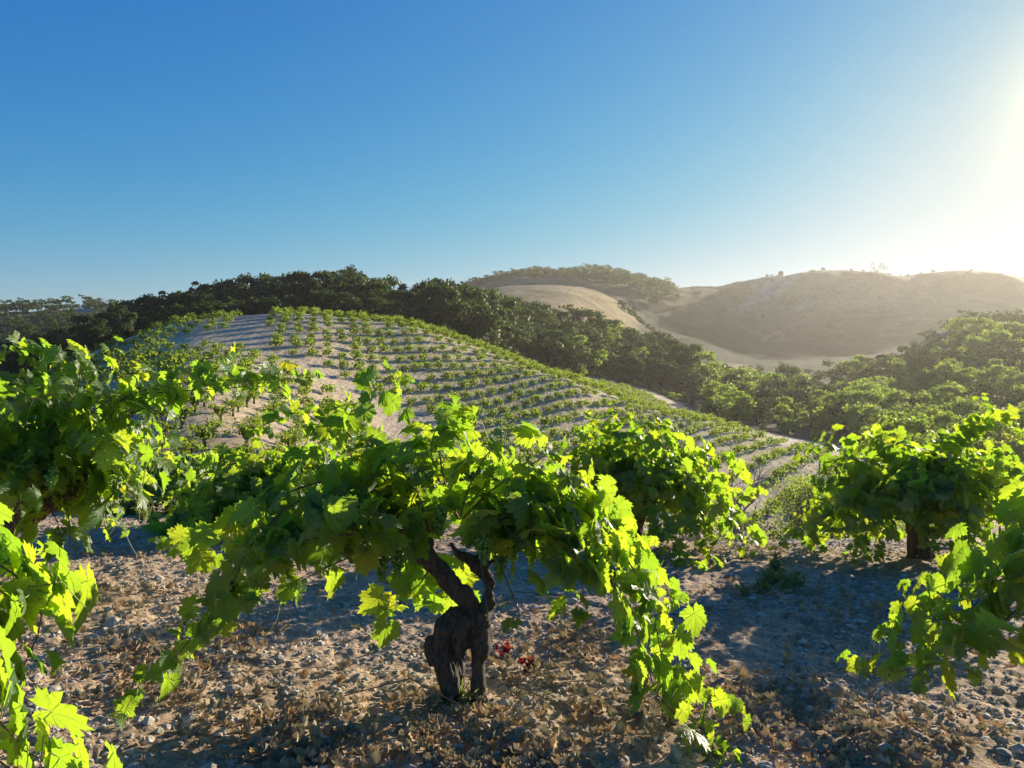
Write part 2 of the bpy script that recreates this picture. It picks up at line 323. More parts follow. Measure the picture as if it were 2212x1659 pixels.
M['chalk'] = simple('chalk_stone', (0.50, 0.46, 0.40), 0.9, 0.25, 30, 0.2, 0.01)
M['grape'] = simple('green_grape', (0.16, 0.27, 0.05), 0.35, 0.2, 40)
M['white'] = simple('white_wall', (0.8, 0.8, 0.78), 0.7, 0.05, 2)
M['roof'] = simple('grey_roof', (0.3, 0.28, 0.27), 0.7, 0.1, 2)
M['dark_metal'] = simple('rusty_metal', (0.09, 0.07, 0.06), 0.7, 0.3, 2)
M['tendril'] = simple('tendril_green', (0.35, 0.42, 0.12), 0.6, 0.2, 40)

# ---------------------------------------------------------------- ground sheet
def zone_colour(x, y):
    Ye = np.maximum(y, 0.3); u = 512+F*x/Ye; r = np.hypot(x, y)
    n = fbm(x*0.05, y*0.05, 4, 21); n2 = fbm(x*0.012, y*0.012, 4, 31)
    def lay(c, col, m):
        return c*(1-m[:, None])+np.array(col)[None, :]*m[:, None]
    c = np.tile(np.array([[0.43, 0.315, 0.205]]), (len(x), 1))
    sand = sstep(16, 30, y)*sstep(930, 870, u)
    c = lay(c, (0.47, 0.375, 0.26), sand)
    redder = sstep(60, 40, y)*sstep(20, 30, y)*sstep(420, 300, u)
    c = lay(c, (0.38, 0.28, 0.19), redder*0.7)
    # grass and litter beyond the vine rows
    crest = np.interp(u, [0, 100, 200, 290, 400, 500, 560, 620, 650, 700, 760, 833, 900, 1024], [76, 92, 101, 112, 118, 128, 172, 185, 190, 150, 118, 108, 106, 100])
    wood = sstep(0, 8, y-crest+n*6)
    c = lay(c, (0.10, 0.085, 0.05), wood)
    # pale track at the foot of the slope
    tr = np.interp(u, [640, 700, 760, 833, 900, 1000], [175, 135, 100, 97, 92, 85])
    m = sstep(7, 4, np.abs(y-tr+n*3))*sstep(690, 720, u)*sstep(960, 890, u)
    c = lay(c, (0.50, 0.45, 0.38), m*0.8)
    # golden grass hill
    g = sstep(470, 500, u)*sstep(655, 632, u)*sstep(275, 310, y)*sstep(520, 470, y)
    c = lay(c, (0.50, 0.38, 0.20), g*(0.8+0.5*n))
    g = sstep(712, 722, u)*sstep(756, 742, u)*sstep(285, 300, y)*sstep(352, 335, y)
    c = lay(c, (0.36, 0.29, 0.14), np.clip(g, 0, 1)); g0 = g
    g = sstep(880, 920, u)*sstep(266, 282, y)*sstep(340, 320, y)
    c = lay(c, (0.55, 0.42, 0.22), np.clip(g, 0, 1)); g0 = g0+g
    # far bare hill, greener meadow at its foot with shade painted into its colour
    f = sstep(430, 520, y)*sstep(600, 660, u)
    c = lay(c, (0.115, 0.105, 0.060), f)
    m5 = fbm(x*.035, y*.035, 5, 41); m6 = fbm(x*.011, y*.02, 4, 43)
    c = lay(c, (0.055, 0.062, 0.03), f*sstep(-.05, .2, m5)*.9); c = lay(c, (0.22, .185, .115), f*sstep(.05, .3, m6)*.6)
    c = lay(c, (0.045, 0.055, 0.026), sstep(240, 330, y)*sstep(600, 480, y+90*n)*sstep(630, 648, u)*(1-np.clip(g0, 0, 1)))
    c = lay(c, (0.20, 0.17, 0.10), sstep(640, 560, u)*sstep(500, 540, y)*0.7)
    # chalky scars and tracks on the far hill
    zz = H(x, y); v = VH-F*zz/Ye
    for (a, b, su, sv, k) in ((770, 288, 22, 9, .9), (752, 300, 14, 6, .8), (745, 308, 12, 3, .7), (800, 303, 8, 6, .55), (785, 281, 16, 5, .8)):
        q = ((u-a)*0.9+(v-b)*0.9)/su; p = ((v-b)*0.9+(u-a)*0.32)/sv
        c = lay(c, (0.38, 0.345, 0.28), np.clip(k*sstep(1.3, 0.3, np.hypot((u-a)/su, p)+1.6*fbm(u*0.15, v*0.3, 4, 50))*(y > 480), 0, 1))
    def track(pts, wid, k):
        nonlocal c
        d = np.full(len(x), 1e9); far_ = np.where((y > 440) & (u > 640) & (u < 1100))[0]
        dd = np.full(len(far_), 1e9); pu, pv = u[far_], v[far_]
        for (a, b), (e, g_) in zip(pts[:-1], pts[1:]):
            tt = np.clip(((pu-a)*(e-a)+(pv-b)*(g_-b))/((e-a)**2+(g_-b)**2), 0, 1)
            dd = np.minimum(dd, np.hypot(pu-a-tt*(e-a), (pv-b-tt*(g_-b))*1.4))
        d[far_] = dd; c = lay(c, (0.36, 0.29, 0.2), k*sstep(wid, wid*.3, d))
    track([(882, 278), (870, 284), (855, 291), (848, 298), (858, 306), (880, 314), (905, 318), (935, 320)], 2.2, .7)
    track([(762, 340), (800, 322), (830, 305), (855, 290)], 1.6, .4)
    track([(905, 290), (925, 293), (935, 300), (940, 310)], 1.5, .45)
    track([(800, 276), (840, 277), (870, 281)], 1.5, .5)
    near = 1-sstep(14, 40, r)
    furrow = sstep(18, 30, y)*(1-wood)
    return np.clip(c*(1+0.25*n2[:, None]), 0.01, 0.9), near, furrow
def micro(x, y, z):
    r = np.hypot(x, y); a = 1-sstep(9, 16, r)
    mask = a > 0.001; xx, yy = x[mask], y[mask]
    n = fbm(xx*9, yy*9, 4, 61); cl = np.maximum(0, vnoise(xx*22, yy*22, 71))*2; cl2 = np.maximum(0, vnoise(xx*45, yy*45, 77))*2
    z = z.copy(); z[mask] += a[mask]*(0.030*n+0.009*cl**2+0.009*cl2**2)
    return z
def build_ground():
    fi = np.linspace(-R(42), R(42), 560); co1 = np.linspace(R(42), R(318), 60)[1:-1]
    ang = np.concatenate([fi, co1])
    r1 = np.exp(np.arange(math.log(0.7), math.log(14), 0.0042)); r2 = np.exp(np.arange(math.log(14.05), math.log(1250), 0.0085))
    rad = np.concatenate([r1, r2]); na, nr = len(ang), len(rad)
    A, Rr = np.meshgrid(ang, rad); x = (Rr*np.sin(A)).ravel(); y = (Rr*np.cos(A)).ravel()
    z = micro(x, y, H(x, y))
    x = np.append(x, 0.0); y = np.append(y, 0.0); z = np.append(z, plane(0, 0))
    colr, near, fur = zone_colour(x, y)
    i, j = np.meshgrid(np.arange(nr-1), np.arange(na), indexing='ij'); j2 = (j+1) % na
    q = np.stack([i*na+j, (i+1)*na+j, (i+1)*na+j2, i*na+j2], -1).reshape(-1, 4)[:, ::-1]
    jj = np.arange(na); tri = np.stack([np.full(na, nr*na), jj, (jj+1) % na], -1)[:, ::-1]
    V = np.c_[x, y, z]
    yc = y[q].mean(1); uc = 512+F*x[q].mean(1)/np.maximum(yc, .3)
    crest = np.interp(uc, [0, 100, 200, 290, 400, 500, 560, 620, 650, 700, 760, 833, 900, 1024], [76, 92, 101, 112, 118, 128, 172, 185, 190, 150, 118, 108, 106, 100])
    zone = np.where(yc < 18, 0, np.where(yc < crest, 1, np.where(yc < 430, 2, 3)))
    names = ['ground', 'vineyard_slope', 'valley', 'hill']
    for k in range(4):
        fs = q[zone == k]; idx = np.unique(fs if k else np.concatenate([fs.ravel(), tri.ravel()]))
        mp = np.zeros(len(V), np.int64); mp[idx] = np.arange(len(idx))
        fl = [mp[fs]]+([mp[tri]] if k == 0 else [])
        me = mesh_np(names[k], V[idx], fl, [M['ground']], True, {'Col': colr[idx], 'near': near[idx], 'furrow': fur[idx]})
        tag(add(names[k], me), kind='structure')
build_ground()

# ---------------------------------------------------------------- leaves
def leaf_proto(nout=46, seed=0):
    rr = np.random.default_rng(seed); th = np.linspace(-R(170), R(170), nout)
    la = np.array([0, 48, 100, 145]); lr = np.array([1.0, 0.86, 0.68, 0.50]); wd = np.array([26, 25, 27, 24])
    a = np.abs(np.degrees(th)); r = np.full(nout, 0.30)
    for A_, L_, W_ in zip(la, lr, wd): r = np.maximum(r, L_*np.exp(-((a-A_)/W_/1.35)**2*0.55))
    r *= 1+0.085*np.where(np.arange(nout) % 2 == 0, 1, -1)+rr.normal(0, 0.025, nout)
    r *= np.where(a > 158, 0.75, 1)
    ox, oy = r*np.sin(th), r*np.cos(th)
    xs = np.concatenate([[0], ox*0.55, ox]); ys = np.concatenate([[0], oy*0.55, oy])
    rad = np.hypot(xs, ys); an = np.degrees(np.arctan2(np.abs(xs), ys))
    fold = np.zeros(len(xs))
    for A_ in (24, 74, 122): fold = np.maximum(fold, np.exp(-((an-A_)/13)**2))
    z = -0.20*rad**2+0.07*fold*rad+0.05*np.sin(xs*5+seed)*rad+0.04*rr.normal(0, 1, len(xs))*(rad > .3)*rad
    n = nout; i = np.arange(n-1)
    t1 = np.stack([np.zeros(n-1, int), 1+i, 2+i], -1); t2 = np.stack([1+i, 1+n+i, 2+n+i], -1); t3 = np.stack([1+i, 2+n+i, 2+i], -1)
    return np.c_[xs, ys, z], np.concatenate([t1, t2, t3])[:, ::-1]
LEAF = [leaf_proto(46, s) for s in range(5)]
LEAF_MID = [leaf_proto(18, s+10) for s in range(3)]
def dry_proto(seed):
    v, f = leaf_proto(20, seed+30); rr = np.random.default_rng(seed)
    a = rr.uniform(1.5, 3.5); v = v.copy(); x, y, z = v.T
    ang = x*a; v = np.c_[np.sin(ang)/a, y, (1-np.cos(ang))/a*1.0]; b = rr.uniform(0.8, 2.2)
    ang = v[:, 1]*b; s, c_ = np.sin(ang), np.cos(ang); v = np.c_[v[:, 0], s/b-v[:, 2]*0, v[:, 2]+(1-c_)/b]
    v += rr.normal(0, 0.05, v.shape); return v, f
DRY = [dry_proto(s) for s in range(6)]
def frames(nrm, tip):
    n = nrm/np.linalg.norm(nrm, axis=1, keepdims=True); t = tip-(tip*n).sum(1, keepdims=True)*n
    t /= np.maximum(1e-6, np.linalg.norm(t, axis=1, keepdims=True)); s = np.cross(t, n)
    return np.stack([s, t, n], -1)      # columns: x,y,z axes
def leaf_field(protos, pos, nrm, tip, size, rr, lv=None, curl=True):
    n = len(pos); which = rr.integers(0, len(protos), n); Fm = frames(nrm, tip)
    V = []; Fc = []; LV = []; UV = []; off = 0
    if lv is None: lv = rr.random(n)
    for k, (pv, pf) in enumerate(protos):
        id_ = np.where(which == k)[0]
        if not len(id_): continue
        m = len(id_); base = np.repeat(pv[None], m, 0).copy()
        if curl:
            base[:, :, 2] += rr.normal(0, 0.42, (m, 1))*base[:, :, 0]**2+rr.normal(-0.15, 0.3, (m, 1))*base[:, :, 1]**2*np.sign(base[:, :, 1])
            base[:, :, 0] *= rr.uniform(0.85, 1.1, (m, 1))
        w_ = np.einsum('mij,mvj->mvi', Fm[id_], base*size[id_][:, None, None])+pos[id_][:, None, :]
        V.append(w_.reshape(-1, 3)); nv = len(pv)
        Fc.append((pf[None]+(off+np.arange(m)*nv)[:, None, None]).reshape(-1, 3)); off += m*nv
        LV.append(np.repeat(lv[id_], nv)); UV.append(np.tile(np.c_[pv[:, :2], np.zeros(nv)], (m, 1)))
    return np.concatenate(V), np.concatenate(Fc), np.concatenate(LV), np.concatenate(UV)
def tube(pts, rad, seg=6, cap=True):
    pts = np.asarray(pts, float); n = len(pts); rad = np.broadcast_to(rad, n)
    d = np.gradient(pts, axis=0); d /= np.maximum(1e-9, np.linalg.norm(d, axis=1, keepdims=True))
    up = np.array([0.31, 0.17, 0.93]) if abs(d[0][2]) < 0.8 else np.array([1, 0.1, 0.0])
    V = []; s = None
    for i in range(n):
        s = (np.cross(d[i], up) if s is None else s-(s@d[i])*d[i]); s /= max(1e-9, np.linalg.norm(s)); b = np.cross(d[i], s)
        a = np.arange(seg)*2*math.pi/seg
        V.append(pts[i]+rad[i]*(np.cos(a)[:, None]*s+np.sin(a)[:, None]*b))
    V = np.concatenate(V); i, j = np.meshgrid(np.arange(n-1), np.arange(seg), indexing='ij'); j2 = (j+1) % seg
    Q = np.stack([i*seg+j, i*seg+j2, (i+1)*seg+j2, (i+1)*seg+j], -1).reshape(-1, 4)
    T = []
    if cap:
        V = np.concatenate([V, pts[:1]-d[:1]*rad[0]*.4, pts[-1:]+d[-1:]*rad[-1]*.4]); a0 = n*seg
        for j in range(seg):
            T.append((a0, (j+1) % seg, j)); T.append((a0+1, (n-1)*seg+j, (n-1)*seg+(j+1) % seg))
    return V, Q, np.array(T, int).reshape(-1, 3)
def join(parts):
    V = []; Q = []; T = []; o = 0
    for v, q, t in parts:
        V.append(v); Q.append(q+o); T.append(t+o); o += len(v)
    return np.concatenate(V), [np.concatenate(Q), np.concatenate(T)]
def resample(ctrl, step=0.05):
    c = np.asarray(ctrl, float)
    if len(c) < 3:
        n = max(2, int(np.linalg.norm(c[-1]-c[0])/step)); return c[0]+(c[-1]-c[0])*np.linspace(0, 1, n)[:, None]
    p = np.vstack([2*c[0]-c[1], c, 2*c[-1]-c[-2]]); out = []
    for i in range(1, len(p)-2):
        n = max(2, int(np.linalg.norm(p[i+1]-p[i])/step)); t = np.linspace(0, 1, n, endpoint=False)[:, None]
        out.append(0.5*((2*p[i])+(-p[i-1]+p[i+1])*t+(2*p[i-1]-5*p[i]+4*p[i+1]-p[i+2])*t*t+(-p[i-1]+3*p[i]-3*p[i+1]+p[i+2])*t**3))
    return np.vstack(out+[c[-1:]])

def remesh_trunk(name, tubes, voxel, disp, mat, loc):
    V, Fq = join(tubes)
    me = mesh_np('tmp', V-np.array(loc), Fq); o = bpy.data.objects.new('tmp', me); COL.objects.link(o)
    md = o.modifiers.new('r', 'REMESH'); md.mode = 'VOXEL'; md.voxel_size = voxel
    dg = bpy.context.evaluated_depsgraph_get(); ev = o.evaluated_get(dg)
    nm = bpy.data.meshes.new_from_object(ev); bpy.data.objects.remove(o); bpy.data.meshes.remove(me)
    nv = len(nm.vertices); co = np.zeros(nv*3, np.float32); nm.vertices.foreach_get('co', co); co = co.reshape(-1, 3).astype(float)
    no = np.zeros(nv*3, np.float32); nm.vertices.foreach_get('normal', no); no = no.reshape(-1, 3)
    q = co.copy(); tw = co[:, 2]*5; q[:, 0] += 0.02*np.sin(tw*6); q[:, 1] += .02*np.cos(tw*5)
    g = vn3(q*np.array([80, 80, 16]), 3)*0.5+vn3(co*22, 5)*0.9+vn3(co*9, 8)*1.1+vn3(q*np.array([170, 170, 40]), 11)*0.3
    co += no*(g*disp)[:, None]
    nm.vertices.foreach_set('co', co.astype(np.float32).ravel()); nm.polygons.foreach_set('use_smooth', np.ones(len(nm.polygons), bool))
    nm.materials.append(mat); nm.name = name; nm.update(); return nm

def droop_cane(start, az, up, L, rr, droop=0.9, step=0.07):
    p = np.array(start, float); d = np.array([math.sin(az)*math.cos(up), math.cos(az)*math.cos(up), math.sin(up)]); pts = [p.copy()]
    n = max(4, int(L/step)); wob = rr.normal(0, 0.5, 2)
    for i in range(n):
        d = d+np.array([wob[0]*.04, wob[1]*.04, -droop*step*(0.5+1.6*i/n)]); d += rr.normal(0, 0.05, 3); d /= np.linalg.norm(d)
        p = p+d*step; g = hz(p[0], p[1])+0.06 if i % 3 == 0 else g
        if p[2] < g: p[2] = g; d[2] = abs(d[2])*.2
        pts.append(p.copy())
    return np.array(pts)

FACE = np.array([0.3, 0.88, 0.22])
def make_vine(name, label, base, canes, rr, leaf=0.085, trunk_tubes=None, tvox=0.012, tdisp=0.012, hi=True, node=0.055, dens=1.0, grapes=0, tendrils=12, group=None, sunb=.75, keepout=None, cane_r=0.0045, lat=0.5, holes=0.0):
    base = Vector(base); root = empty(name, base); tag(root, label, 'vine', group); b = np.array(base)
    if trunk_tubes:
        me = remesh_trunk('trunk', trunk_tubes, tvox, tdisp, M['bark'], base); add('trunk', me, root)
    pos = []; nrm = []; tip = []; size = []; lv = []; ct = []; tend = []; pet = []
    head = b+np.array([0, 0, 0.75])
    for cpts in canes:
        c = resample(cpts, 0.05); L = np.concatenate([[0], np.cumsum(np.linalg.norm(np.diff(c, axis=0), axis=1))]); T = L[-1]
        ct.append(tube(c, cane_r*(1.15-0.85*L/T), 5)); c_ = c
        s = 0.06; side = 1
        while s < T:
            i = min(np.searchsorted(L, s), len(c_)-1); p = c_[i]; dd = c_[min(i+1, len(c_)-1)]-c_[max(i-1, 0)]; dd = dd/max(1e-6, np.linalg.norm(dd))
            fr = s/T; sz = leaf*(0.75+0.6*min(fr*4, 1))*(1-0.55*max(0, fr-0.7)/0.3)*rr.uniform(0.72, 1.2)
            if keepout and rr.random() < 2:
                ku, kv = 512+F*p[0]/p[1], VH-F*p[2]/p[1]
                if keepout[0] < ku/K < keepout[2] and keepout[1] < kv/K+15 < keepout[3] and p[1] < 3.05: s += .05; continue
            for rep in range(1+(rr.random() < lat)+(rr.random() < lat*.6)):
                out = np.cross(dd, np.array([0, 0, 1.0])); out /= max(.1, np.linalg.norm(out)); out = out*side+rr.normal(0, .45, 3)+np.array([0, 0, .35])
                out /= np.linalg.norm(out); pl = sz*rr.uniform(0.6, 1.2)*(1 if rep == 0 else rr.uniform(1.0, 1.9))
                q = p+out*pl; rad = q-head; rad[2] *= .6; rad /= max(.15, np.linalg.norm(rad))
                nn = rad*0.75+np.array([0, 0, 0.28])+FACE*sunb+rr.normal(0, 0.5, 3)
                tp = np.array([0, 0, -0.75])+out*0.7+rr.normal(0, 0.35, 3)+rad*.2
                if rep: sz2 = sz*rr.uniform(.5, .95)
                else: sz2 = sz
                gz = hz(q[0], q[1]) if q[2] < b[2]+0.35 else -99
                if q[2] < gz+sz2*.5: q[2] = gz+sz2*.5
                pos.append(q); nrm.append(nn); tip.append(tp); size.append(sz2)
                lv.append(rr.random()*0.88 if rr.random() < .98 else rr.uniform(.86, .94)); pet.append((p, q))
            side = -side
            if tendrils and fr > 0.35 and rr.random() < 0.22: tend.append((p, out, rr.uniform(.08, .2)))
            s += node*rr.uniform(.75, 1.25)*(1-0.4*max(0, fr-.6))/dens
        tend.append((c_[-1], dd, rr.uniform(.06, .12)))
    pos, nrm, tip, size, lv = map(np.array, (pos, nrm, tip, size, lv))
    V, Fc, LVv, UV = leaf_field(LEAF if hi else LEAF_MID, pos-b, nrm, tip, size, rr, lv)
    pp = []; nleaf = len(Fc); nt_ = 0
    if hi:
        pp = [tube(np.array([a, (a+c2)/2+np.array([0, 0, -.008]), c2]), 0.0013, 3, False) for a, c2 in pet]
        for p, d, L in tend:
            k = np.linspace(0, 1, 14); cu = rr.uniform(2, 6); ph = rr.uniform(0, 6)
            pts = p+np.outer(k*L*.7, d)+np.c_[0.12*L*np.sin(k*cu+ph)-0.12*L*math.sin(ph), 0.1*L*np.cos(k*cu+ph)-.1*L*math.cos(ph), -k**1.5*L*0.9+.07*L*np.sin(k*7)]
            pp.append(tube(pts, 0.0011, 3, False)) if tendrils else 0
        PV, PQ = join(pp); PQ = PQ[0]+len(V); V = np.concatenate([V, PV-b]); LVv = np.append(LVv, np.zeros(len(PV))); UV = np.concatenate([UV, np.zeros((len(PV), 3))])
        fl = [Fc, PQ]; mi = np.concatenate([np.zeros(len(Fc), int), np.ones(len(PQ), int)])
    else: fl = Fc; mi = None
    add('foliage', mesh_np('foliage', V, fl, [M['vine_leaf'], M['tendril']], True, {'lv': LVv, 'luv': UV}, mi=mi), root)
    V, Fq = join(ct); add('canes', mesh_np('canes', V-b, Fq, [M['cane']], True), root)
    for g in range(grapes if isinstance(grapes, int) else len(grapes)):
        gp = np.array(grapes[g]) if not isinstance(grapes, int) else head+rr.normal(0, .22, 3)+np.array([0, 0, -.08])
        add('grape_cluster', grape_mesh(rr), root, loc=Vector(gp-b))
    return root
_ico = None
def ico():
    global _ico
    if _ico is None:
        import bmesh
        bm = bmesh.new(); bmesh.ops.create_icosphere(bm, subdivisions=1, radius=1); bm.verts.ensure_lookup_table()
        _ico = (np.array([v.co[:] for v in bm.verts]), np.array([[v.index for v in f.verts] for f in bm.faces])); bm.free()
    return _ico
def grape_mesh(rr):
    iv, fi = ico(); V = []; Fc = []; n = 85
    for i in range(n):
        t = rr.random()**0.8; rad = 0.034*(1-t)**.7*math.sqrt(rr.random())+.003; a = rr.random()*6.283
        c = np.array([math.cos(a)*rad, math.sin(a)*rad, -0.12*t]); V.append(iv*0.0088+c); Fc.append(fi+i*len(iv))
    return mesh_np('grape_cluster', np.concatenate(V), np.concatenate(Fc), [M['grape']], True)
def PN(lst): return [np.array(P(*a)) for a in lst]

# ---- main vine
def crop(cx, cy, Y): return ((393.7+cx*.11477)/K, (520.6+cy*.11477)/K, Y)
def tt(lst, extra=1.0):
    pts = []; rad = []
    for cx, cy, r_, Y in lst:
        pts.append(np.array(P(*crop(cx, cy, Y)))); rad.append(r_*.000465*Y/3.0*extra*.86)
    c = resample(np.c_[np.array(pts), np.array(rad)[:, None]], 0.015)
    return tube(c[:, :3], np.maximum(c[:, 3], .006), 12)
rr = np.random.default_rng(11)
A_base = P(*crop(620, 1545, 3.0)); A_base.z = hz(A_base.x, A_base.y)
trA = [tt([(790,1680,75,3.0),(745,1560,88,3.0),(740,1300,80,3.0),(750,1050,92,3.0),(740,880,88,3.0),(760,800,85,3.0)]),
       tt([(490,1660,110,2.99),(490,1500,95,2.99),(450,1280,125,2.99),(410,1120,108,2.98),(450,960,112,2.98),(560,860,112,2.99),(690,810,100,3.0)]),
       tt([(350,1020,70,2.96),(335,1120,88,2.96),(380,1230,95,2.96)]),
       tt([(560,1420,80,3.04),(540,1200,90,3.03),(600,1000,110,3.02),(680,880,100,3.02)]),
       tt([(640,860,70,2.95),(560,980,55,2.93),(560,1120,45,2.93),(600,1180,40,2.94)]),
       tt([(745,860,72,3.0),(822,720,66,3.02),(848,590,68,3.03),(800,470,80,3.04),(715,390,86,3.04),(645,325,76,3.04),(560,280,62,3.02),(510,215,46,3.0),(500,180,40,3.0)]),
       tt([(740,430,90,3.04),(830,370,72,3.02),(880,350,45,3.0)]), tt([(720,380,80,3.04),(760,290,60,3.08),(770,240,45,3.1)]),
       tt([(720,850,62,3.0),(690,740,50,3.0),(650,650,54,2.99),(600,600,52,2.98)]),
       tt([(690,790,60,3.0),(620,690,62,2.98),(530,600,70,2.97),(450,480,84,2.96),(365,390,94,2.95),(300,310,92,2.94),(280,220,72,2.94),(330,180,45,2.94)]),
       tt([(300,330,80,2.94),(200,340,58,2.92),(120,330,46,2.9)])]
HA = (2.94, 3.04)
canA = []
def cA(l, Y0=3.0): canA.append(PN([(a, b, c) for a, b, c in l]))
cA([(900,1165,2.93),(790,1080,2.85),(640,1085,2.75),(520,1210,2.65),(420,1370,2.6),(330,1470,2.55),(262,1530,2.5)])
cA([(910,1165,2.95),(800,1090,2.95),(660,1120,2.9),(560,1230,2.85),(470,1340,2.8),(380,1440,2.78)])
cA([(905,1160,2.95),(780,1040,2.9),(620,1065,2.9),(520,1150,3.0),(440,1185,3.15),(370,1170,3.3)])
cA([(905,1160,2.9),(790,1100,2.7),(680,1130,2.6),(600,1220,2.55),(540,1290,2.5)])
cA([(925,1150,2.95),(850,1060,2.95),(775,970,3.0),(745,905,3.0),(800,862,3.05),(850,840,3.1),(888,822,3.1)])
cA([(930,1150,2.95),(880,1060,3.0),(800,1000,3.05),(770,950,3.05),(750,920,3.1)])
cA([(930,1150,2.95),(900,1060,2.9),(850,1000,2.85),(800,960,2.8)])
cA([(990,1120,3.0),(950,1040,3.0),(930,960,3.0),(955,900,3.05),(960,872,3.05)])
cA([(990,1120,3.0),(960,1040,3.05),(950,950,3.1),(985,905,3.1),(1030,908,3.1)])
cA([(995,1115,3.0),(1010,1060,2.95),(1040,1000,2.9),(1075,955,2.9),(1100,940,2.9)])
cA([(1000,1120,3.0),(1060,1060,2.95),(1140,1010,2.9),(1190,975,2.9)])
cA([(1040,1160,3.04),(1150,1060,3.0),(1240,1050,3.0),(1290,1060,3.0),(1300,1080,3.0)])
cA([(1040,1160,3.04),(1150,1060,3.0),(1260,1100,2.95),(1350,1200,2.9),(1410,1330,2.85),(1440,1440,2.8),(1530,1510,2.78),(1610,1545,2.78)])
cA([(1040,1165,3.02),(1140,1090,2.9),(1240,1140,2.8),(1330,1270,2.75),(1390,1400,2.7),(1420,1500,2.65),(1500,1580,2.6),(1560,1650,2.55),(1590,1710,2.52)])
cA([(1045,1160,3.04),(1170,1070,3.05),(1290,1100,3.1),(1380,1190,3.1),(1440,1265,3.1),(1480,1300,3.1)])
cA([(1045,1160,3.04),(1120,1100,2.85),(1200,1130,2.8),(1240,1200,2.75),(1260,1290,2.72),(1220,1330,2.7)])
cA([(1045,1160,3.04),(1160,1100,3.2),(1280,1130,3.3),(1370,1250,3.35),(1430,1300,3.4)])
cA([(935,1215,3.0),(915,1250,3.1),(880,1290,3.15),(835,1315,3.2)]); cA([(950,1215,3.05),(940,1250,3.15),(960,1290,3.2),(900,1310,3.2)])
for i in range(15):
    az = i/15*6.283+rr.normal(0, .2); st = np.array(P(920 if math.sin(az) < 0 else 1040, 1160, 3.0))
    L = rr.uniform(.4, .8); canA.append(droop_cane(st, az, rr.uniform(.0, .5), L, rr, .9))
gA = [P(825, 1190, 2.9), P(860, 1180, 2.93), P(1080, 1190, 2.95), P(870, 1120, 2.9), P(950, 1090, 2.9), P(1045, 1150, 2.8), P(760, 1150, 3.0), P(1110, 1150, 3.1)]
make_vine('grapevine', 'old gnarled vine with a thick twisted dark trunk and canes arching to the ground', A_base, canA, rr, 0.064, trA, 0.006, 0.016, grapes=gA, lat=.85, node=.047, sunb=.7, keepout=(868, 1192, 1120, 1420))

# ---- left vine
def arm(lst, Y):
    c = resample(np.c_[np.array(PN([(a, b, Y if d is None else d) for a, b, r_, d in lst])), np.array([r_ for _, _, r_, _ in lst])[:, None]], .02)
    return tube(c[:, :3], c[:, 3], 10)
rr = np.random.default_rng(12)
trD = [arm([(-130,1330,.12,4.4),(-110,1230,.10,4.4),(-60,1170,.09,4.4),(10,1140,.075,4.35),(80,1105,.07,4.3),(140,1065,.055,4.3),(160,1040,.03,4.3)], 4.4),
       arm([(-80,1190,.09,4.4),(-90,1100,.07,4.5),(-60,1030,.05,4.5)], 4.4), arm([(40,1130,.06,4.35),(60,1080,.05,4.2),(50,1040,.03,4.1)], 4.4)]
canD = [PN(l) for l in (
 [(150,1050,4.3),(190,950,4.25),(260,865,4.2),(350,835,4.2),(440,824,4.2),(540,822,4.2),(640,818,4.2),(690,812,4.2)],
 [(150,1050,4.3),(170,930,4.3),(230,870,4.3),(330,850,4.3),(470,840,4.3),(570,835,4.3),(620,860,4.3),(650,900,4.35)],
 [(60,1080,4.2),(110,930,4.2),(165,850,4.2),(165,785,4.2),(100,755,4.2),(30,758,4.2),(0,775,4.2)],
 [(60,1080,4.2),(150,900,4.3),(195,820,4.3),(215,785,4.3),(245,765,4.3)],
 [(60,1040,4.2),(110,900,4.2),(140,820,4.2),(120,790,4.2),(60,780,4.2)],
 [(150,1050,4.3),(240,930,4.2),(320,880,4.2),(360,920,4.2),(340,1000,4.2)],
 [(150,1050,4.3),(220,960,4.0),(290,960,3.9),(310,1040,3.9),(250,1120,3.9)],
 [(150,1070,4.3),(190,1080,4.2),(240,1120,4.2),(270,1150,4.2)],
 [(140,1080,4.2),(150,1130,4.1),(152,1190,4.1)], [(100,1090,4.2),(125,1130,4.1),(130,1180,4.05)],
 [(-50,1050,4.4),(-20,900,4.2),(20,830,4.1),(60,830,4.0)], [(-50,1050,4.4),(0,930,4.0),(60,870,3.9),(120,850,3.8)])]
for i in range(34):
    az = rr.uniform(0, 6.283); st = np.array(P(rr.uniform(-60, 150), 1050, 4.3)); canD.append(droop_cane(st, az, rr.uniform(.15, .9), rr.uniform(.4, .8), rr, 1.0))
b = P(-130, 1330, 4.4); b.z = hz(b.x, b.y)
make_vine('grapevine', 'big vine at the left edge with one long cane reaching out level to the right', b, canD, rr, 0.078, trD, 0.014, 0.014, grapes=[P(200,1080,4.2), P(60,980,4.0), P(250,1030,4.1), P(110,1010,3.9), P(130,1140,4.1)])

